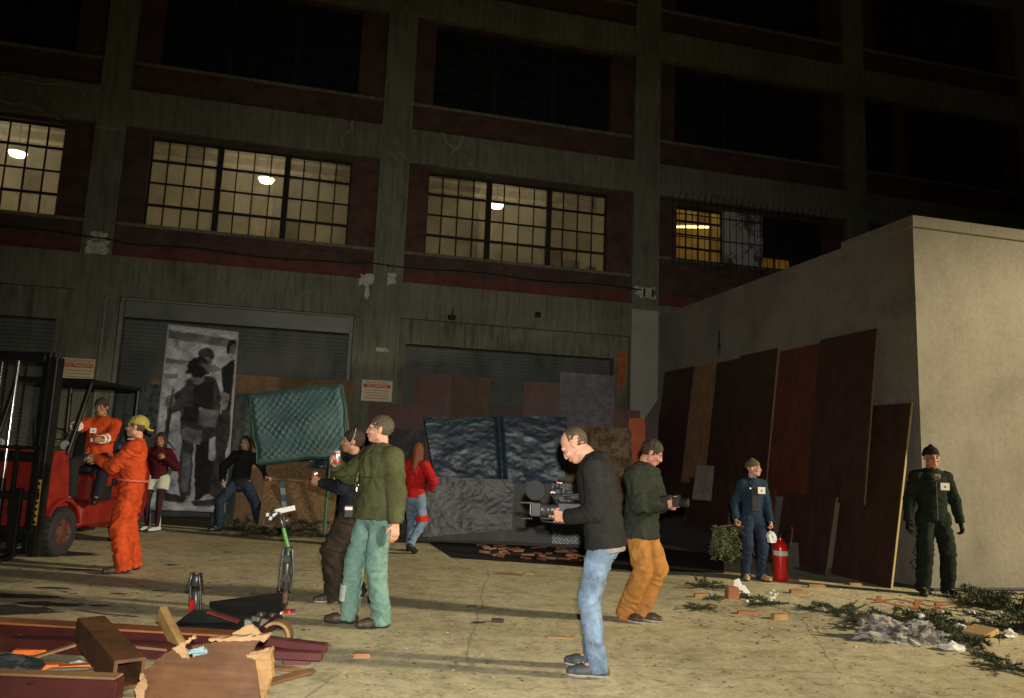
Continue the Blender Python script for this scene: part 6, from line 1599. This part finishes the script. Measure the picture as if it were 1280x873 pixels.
STN = mat('oily_stain', (.035, .034, .03), .55, .5, 5)
def blob(px, py, rx, ry, z, mt, name='ground_stain', seed=0):
    c = G(px, py, z); rs_ = random.Random(seed); n = 26; vs = [c + Vector((rx * math.cos(2 * math.pi * k / n) * rs_.uniform(.6, 1.1), ry * math.sin(2 * math.pi * k / n) * rs_.uniform(.6, 1.1), 0)) for k in range(n)]
    return tag(MB().add(vs, [tuple(range(n))]).build(name, mt), None, None, None, 'structure')
for i, (px, py, rx, ry) in enumerate([(20, 745, .5, .12), (60, 755, .4, .10), (5, 762, .5, .2), (68, 735, .2, .05), (150, 742, .10, .03), (200, 738, .09, .03), (125, 757, .12, .05), (40, 690, .9, .3), (215, 706, .10, .04), (285, 690, .08, .03), (100, 712, .25, .06), (598, 778, .08, .04)]): blob(px, py, rx, ry, .0042 + .0005 * i, STN, seed=i)

# ================================================================== FOREGROUND: the small wrecked machine
MAC = thing('wrecked_robot', 'low black wedge-shaped machine with two upright jointed arms', 'robot', (0, 0, 0))
BSM = mat('scuffed_black_sheet', (.022, .024, .024), .35, .6, 5, .4, 25, .3)
def plate(pxs, zs, t, mt, nm):
    m = MB(); a = [G(*p, z) for p, z in zip(pxs, zs)]; n = len(a); b = [Vector((p.x, p.y, max(.004, p.z - t))) for p in a]
    m.add(a + b, [tuple(range(n))[::-1], tuple(range(n, 2 * n))] + [(i, (i + 1) % n, (i + 1) % n + n, i + n) for i in range(n)]); return m.build(nm, mt, MAC)
plate([(262, 752), (350, 741), (361, 748), (347, 780), (290, 775)], [.06, .10, .09, .04, .05], .05, BSM, 'top_plate')
plate([(217, 781), (242, 762), (268, 762), (306, 777), (304, 788)], [.02, .12, .13, .06, .04], .11, BSM, 'wedge')
plate([(262, 763), (300, 775), (297, 778), (258, 765)], [.145, .075, .075, .145], .010, mat('scuffed_dark_red', (.16, .02, .015), .6, .5, 20), 'red_trim')
m = MB()
for (px, py) in [(318, 783), (330, 786), (341, 778), (352, 788), (309, 786), (326, 777)]: p = G(px, py); m.box(p + Vector((0, 0, .04)), (.07, .06, .07), rot(random.uniform(-30, 30), 10, random.uniform(0, 90)), 0, .01)
m.build('motor_block', mat('grey_cast_metal', (.11, .105, .09), .5, .4, 16, .3, 40, .4), MAC)
def arm(base, zs, top_y, nm, parts):
    pass
b0 = at(358, 752, 7.15); zt = lambda py: at(358, py, 7.15).z
A_ = MB(); x0, y0 = b0.x, 7.15
def seg(m, p, q, w, mi=0): p, q = Vector(p), Vector(q); d = q - p; m.box((p + q) / 2, (w, w * .7, d.length), d.to_track_quat('Z', 'Y').to_matrix(), mi, w * .15); return m
P = [at(355, 766, 7.15), at(357, 738, 7.15), at(360, 722, 7.15), at(360, 698, 7.15), at(354, 660, 7.15), at(350, 645, 7.15)]
DKR = mat('dull_maroon_rust', (.14, .06, .055), .7, .4, 12); GRN = mat('bright_green_paint', (.08, .32, .07), .45, .3, 10); GMT = mat('grey_hydraulic_metal', (.12, .12, .115), .35, .4, 14, .3, 50, .6)
m = MB(); seg(m, P[0], P[1], .05).box(P[0], (.20, .10, .05), None, 0, .01); m.build('arm_foot', DKR, MAC)
m = MB(); seg(m, P[0] + Vector((0, -.05, 0)), P[0] + Vector((.07, -.05, .02)), .06); m.build('red_clevis', REDP, MAC)
m = MB(); seg(m, P[1], P[3] + Vector((0, 0, .1)), .085); 
for dx in (-.05, .05): m.tube([P[1] + Vector((dx, -.03, 0)), P[2] + Vector((dx * 1.2, -.04, .05)), P[3] + Vector((dx * .8, -.03, .08))], .013, 8)
m.lathe([(.03, -.05), (.035, .05)], 14, TR(P[2], rot(90, 0, 0))).lathe([(.035, -.05), (.035, .05)], 14, TR(P[3], rot(90, 0, 0)))
m.build('rear_arm', GMT, MAC)
m = MB(); seg(m, P[3] + Vector((0, 0, .08)), P[4], .036); m.build('green_rod', GRN, MAC)
m = MB(); seg(m, P[4], P[5], .03); c = P[5]
for k in range(4): m.box(c + Vector((-.10 + .05 * k, random.uniform(-.03, .03), random.uniform(-.05, .04))), (.05, .05, .05), rot(random.uniform(0, 60), random.uniform(0, 60), 0), 0, .008)
m.tube([c + Vector((-.12, 0, .02)), c + Vector((-.15, 0, -.08)), c + Vector((-.06, 0, -.1))], .008, 6).tube([c + Vector((-.02, 0, -.1)), c + Vector((.05, 0, -.08)), c + Vector((.03, 0, .0))], .008, 6)
m.build('claw', GMT, MAC)
m = MB(); m.box(c + Vector((.04, -.03, .055)), (.20, .012, .045), rot(0, -14, 0), 0, .002)
for k in range(3): m.box(c + Vector((-.10 + .03 * k, -.04, .01 - .03 * (k % 2))), (.022, .02, .03), rot(0, 20 * k, 0))
m.build('white_tag', WHT, MAC)
Q = [at(245, 768, 7.0), at(245, 738, 7.0), at(245, 722, 7.0)]
m = MB(); seg(m, Q[0], Q[1], .07); 
for dx in (-.045, .045): m.tube([Q[0] + Vector((dx, -.02, 0)), Q[1] + Vector((dx, -.02, .04))], .012, 8); m.box(Q[2] + Vector((dx, 0, -.04)), (.022, .06, .16), rot(0, -dx * 250, 0), 0, .005)
m.box(Q[2] + Vector((0, 0, -.03)), (.06, .05, .10), None, 0, .01); m.build('front_arm', GMT, MAC)
m = MB(); m.b2(tuple(Q[0] + Vector((-.045, -.06, .02))), tuple(Q[0] + Vector((-.005, -.03, .13))), 0, .004); m.build('red_block', REDP, MAC)
m = MB(); m.box(Q[1] + Vector((.0, -.05, .02)), (.03, .01, .012)).box(P[3] + Vector((.02, -.06, -.03)), (.03, .01, .02)).tube([Q[0] + Vector((.04, -.05, .02)), Q[1] + Vector((.04, -.05, 0))], .011, 8); m.build('bright_rod', CHR, MAC)
rest(MAC)
# smashed timber heap -----------------------------------------------------------
MARN = mat('dark_maroon_paint', (.066, .014, .013), .45, .3, 5, .2, 40); ORW = m_wood('orange_brown_timber', (.42, .155, .05), .6, 0, .5)
def beam(p, q, w, h_, name, label, mt, mt2=None, cat='beam', grp='beams of the smashed heap', roll=0, hollow=False):
    p, q = Vector(p), Vector(q); d = q - p; l = d.length; x = d.normalized(); z = Vector((0, 0, 1)); y = z.cross(x).normalized(); z = x.cross(y); M_ = Matrix((x, y, z)).transposed() @ Matrix.Rotation(R(roll), 3, 'X')
    t = thing(name, label, cat, (p + q) / 2, 0, grp); t.rotation_euler = M_.to_euler()
    if hollow:
        m = MB(); k = .02
        m.b2((-l / 2, -w / 2, -h_ / 2), (l / 2, w / 2, -h_ / 2 + k), 0, .002).b2((-l / 2, -w / 2, h_ / 2 - k), (l / 2, w / 2, h_ / 2), 0, .002).b2((-l / 2, -w / 2, -h_ / 2 + k), (l / 2, -w / 2 + k, h_ / 2 - k)).b2((-l / 2, w / 2 - k, -h_ / 2 + k), (l / 2, w / 2, h_ / 2 - k)); m.build('shell', mt, t)
        if mt2: MB().b2((-l / 2 - .004, -w / 2 + k, -h_ / 2 + k), (-l / 2 + .3, w / 2 - k, h_ / 2 - k)).build('plug', mt2, t)
    else:
        MB().b2((-l / 2, -w / 2, -h_ / 2), (l / 2, w / 2, h_ / 2), 0, .004).build('core', mt, t)
        if mt2: MB().b2((-l / 2 + .01, -w / 2 - .001, h_ / 2 + .0015), (l / 2 - .01, w / 2 - .002, h_ / 2 + .016), 0, .004).build('top_board', mt2, t)
    return t
beam(G(-60, 785, .065) , G(322, 807, .065), .17, .12, 'long_beam', 'long maroon beam with an orange-brown top at the back of the heap', MARN, ORW)
beam(G(-60, 800, .05), G(330, 819, .05), .12, .09, 'long_beam', 'second maroon beam lying in front of the orange-topped beam', MARN)
beam(G(-60, 854, .06), G(150, 862, .06), .10, .12, 'long_beam', 'nearest beam with a tan top along the lower edge of the picture', MARN, m_wood('tan_timber', (.28, .16, .07), .6, 0, .5))
RB = mat('rusty_box_section', (.095, .040, .015), .65, .6, 5, .4, 40, .1)
beam(at(161, 843, 4.72), at(112, 787, 5.55), .17, .17, 'box_beam', 'thick rusty hollow box beam lying across the heap', RB, None, hollow=True)
beam(at(202, 765, 5.75), at(231, 822, 5.45), .095, .055, 'plank_stub', 'short bright pine stub sticking up from the heap', m_wood('bright_pine', (.52, .32, .11), .6, 0, .6), roll=90)
beam(at(300, 815, 5.45), at(350, 772, 5.85), .06, .055, 'maroon_rail', 'maroon rail slanting up with a white cut end', MARN, None, 'rail', 'maroon rails at the right end of the heap')
beam(at(300, 797, 5.5), at(408, 810, 5.45), .09, .05, 'maroon_rail', 'upper maroon rail pointing right over the red wheel', mat('purple_maroon_paint', (.095, .024, .026), .45, .3, 6), None, 'rail', 'maroon rails at the right end of the heap')
beam(at(290, 815, 5.35), at(403, 820, 5.35), .08, .05, 'maroon_rail', 'lower maroon rail touching the top of the red wheel', MC['purple_maroon_paint'], None, 'rail', 'maroon rails at the right end of the heap')
m = MB(); m.box((0, 0, 0), (.012, .055, .05), None, 0, .002); c = at(352, 770, 5.86); o = solo(m, 'white_end_cap', WHT, 'white end cap on the slanting maroon rail', 'cap'); o.location = c - Vector((0, 0, .02))
t = thing('red_wheel', 'dark red wheel half under the maroon rails', 'wheel', at(372, 821, 5.50)); MB().lathe([(.01, -.025), (.095, -.025), (.10, -.01), (.10, .01), (.095, .025), (.01, .025)], 28, rot(82, 0, 10).to_4x4()).build('disc', mat('dark_red_plastic', (.085, .005, .007), .6, .2, 5), t); MB().lathe([(.01, -.035), (.02, -.035), (.02, -.024)], 12, rot(82, 0, 10).to_4x4()).build('hub', GMT, t)
t = thing('wood_hoop', 'curled tan plywood hoop behind the maroon rails', 'hoop', at(346, 795, 5.65)); m = MB(); pr = []
for k in range(15): a = -1.2 + k * 3.6 / 14; pr.append((math.cos(a), math.sin(a)))
m.add([Vector((x * r_, yy, z * r_)) for x, z in pr for r_, yy in ((.085, -.05), (.105, -.05), (.105, .05), (.085, .05))], [(4 * i + k, 4 * i + 4 + k, 4 * i + 4 + (k + 1) % 4, 4 * i + (k + 1) % 4) for i in range(14) for k in range(4)] + [(0, 1, 2, 3), (59, 58, 57, 56)]); m.build('hoop', WT, t)
# torn brown cabinet: front, ragged split edges, torn right end
CAB = m_wood('brown_veneer', (.135, .062, .027), .75, 0, .8, .4); RAW = m_wood('pale_split_wood', (.44, .28, .15), .7, 0, .7, 2)
cb = thing('broken_cabinet', 'smashed brown veneer cabinet with pale splintered edges', 'cabinet')
Yc = 4.38
def cab(pts, Y, t, mt, nm, jit=0.0, lean=.0):
    q = [at(*p, Y) for p in pts]; q2 = []
    for i, a in enumerate(q):
        b = q[(i + 1) % len(q)]; q2.append(a)
        if jit:
            for k in range(1, 8): q2.append(a.lerp(b, k / 8) + Vector((random.uniform(-jit, jit), 0, random.uniform(-jit, jit) * (1.8 if k % 2 else .4))))
    q = [p + Vector((0, (p.z) * lean, 0)) for p in q2]; n = len(q)
    m = MB(); m.add(q + [p + Vector((0, t, 0)) for p in q], [tuple(range(n)), tuple(range(n, 2 * n))[::-1]] + [(i + n, (i + 1) % n + n, (i + 1) % n, i) for i in range(n)]); return m.build(nm, mt, cb)
cab([(166, 892), (172, 845), (197, 822), (218, 813), (226, 828), (233, 827), (232, 812), (258, 808), (298, 807), (318, 806), (309, 818), (327, 892)], Yc, .02, CAB, 'front_board', .004, .25)
cab([(252, 804), (300, 801), (329, 799), (326, 806), (298, 808), (256, 808)], Yc + .005, .05, RAW, 'split_edge', .006, .25)
cab([(206, 816), (216, 811), (232, 800), (236, 802), (222, 812), (230, 828), (222, 827)], Yc - .02, .015, RAW, 'split_edge', .005, .25)
cab([(312, 822), (336, 812), (339, 848), (322, 892), (318, 850)], Yc + .08, .05, WT, 'torn_end', .006, .1)
cab([(304, 821), (311, 818), (334, 812), (335, 816), (314, 826)], Yc + .04, .02, RAW, 'split_edge', .004, .1)
cab([(286, 795), (309, 783), (330, 800), (318, 804), (300, 801)], Yc + .25, .03, WTAN, 'loose_flap', .004, .1)
cab([(230, 815), (248, 812), (256, 818), (243, 822), (233, 820)], Yc + .03, .02, mat('pale_blue_foam', (.25, .38, .42), .7), 'foam_bit', .006, .1)
cab([(170, 892), (178, 850), (200, 828), (222, 840), (300, 830), (322, 892)], Yc + .30, .03, CAB, 'back_board', .003, .0)
cab([(166, 892), (166, 862), (173, 846), (178, 858), (172, 892)], Yc - .05, .02, RAW, 'split_edge', .010, .2)
rest(cb)
# bright orange painted planks, foil, dark lumps
OG = mat('fluorescent_orange_paint', (.95, .22, .03), .5, .3, 18)
for px, py, l, rz, lab in [(62, 817, .46, 12, 'bright orange plank lying highest in the gap of the heap'), (60, 808, .24, -10, 'short bright orange offcut left of the orange plank'), (46, 836, .34, 10, 'bright orange plank nearest the dark foil'), (108, 836, .34, 24, 'bright orange plank beside the rusty box beam')]:
    scrap(px, py, (l, .06, .03), rz, OG, lab, 'orange_plank', 'plank', 'bright orange planks in the heap', .0)
scrap(18, 812, (.2, .08, .04), 5, WT, 'short tan offcut at the left frame edge')
crumple('crumpled_foil', G(12, 840), (.34, .22, .10), mat('dark_foil', (.06, .07, .075), .3, .4, 12, .3, 30, .5), 'dark crumpled foil at the left edge of the heap', 'foil', None, 90, 3, .5)
crumple('crumpled_paper', G(98, 833), (.12, .06, .04), PAP, 'small pale scrap at the end of the orange plank', 'paper', None, 91, 2, .5)
for px, py, l, rz, lab in [(120, 858, .26, 20, 'pale broken slat under the rusty box beam'), (60, 850, .5, 6, 'grey slat lying between the orange planks'), (240, 838, .3, -10, 'grey slat behind the broken cabinet')]:
    scrap(px, py, (l, .05, .02), rz, mat('grey_slat', (.20, .18, .13), .8), lab, 'slat', 'slat', 'broken slats in the heap')

# loose splinters and lath in and around the heap
rs = random.Random(21)
LATH = [m_wood('dark_maroon_lath', (.06, .016, .016), .6, 0), m_wood('brown_lath', (.16, .08, .035), .6, 0), WT, mat('grey_slat', (.20, .18, .13), .8), MC['oily_stain']]
SPOT = [('behind the rusty box beam', 70, 800), ('left of the rusty box beam', 20, 795), ('under the second maroon beam', 60, 818), ('between the orange planks', 85, 838), ('at the left frame edge', 5, 828), ('beside the pine stub', 180, 812), ('in front of the black wedge', 245, 796), ('by the curled hoop', 335, 812),
        ('at the lower left corner', 30, 856), ('right of the broken cabinet', 350, 850), ('between cabinet and red wheel', 345, 836), ('on the dark foil', 28, 838)]
for i, (w_, px, py) in enumerate(SPOT):
    m = MB(); l = rs.uniform(.18, .55); w = rs.uniform(.02, .05)
    m.prism([(-l / 2, 0), (l / 2 - rs.uniform(.02, .06), .0), (l / 2, .006), (l / 2 - rs.uniform(.03, .09), .014), (-l / 2 + rs.uniform(0, .05), .016)], -w / 2, w / 2)
    o = m.build('splinter', LATH[i % 4]); o.location = G(px, py, rs.uniform(.01, .10)); o.rotation_euler = (R(rs.uniform(-20, 20)), R(rs.uniform(-14, 14)), R(rs.uniform(-50, 50))); tag(o, ['dark maroon', 'brown', 'pale pine', 'grey'][i % 4] + ' splintered lath ' + w_, 'splinter', 'splinters around the smashed heap')
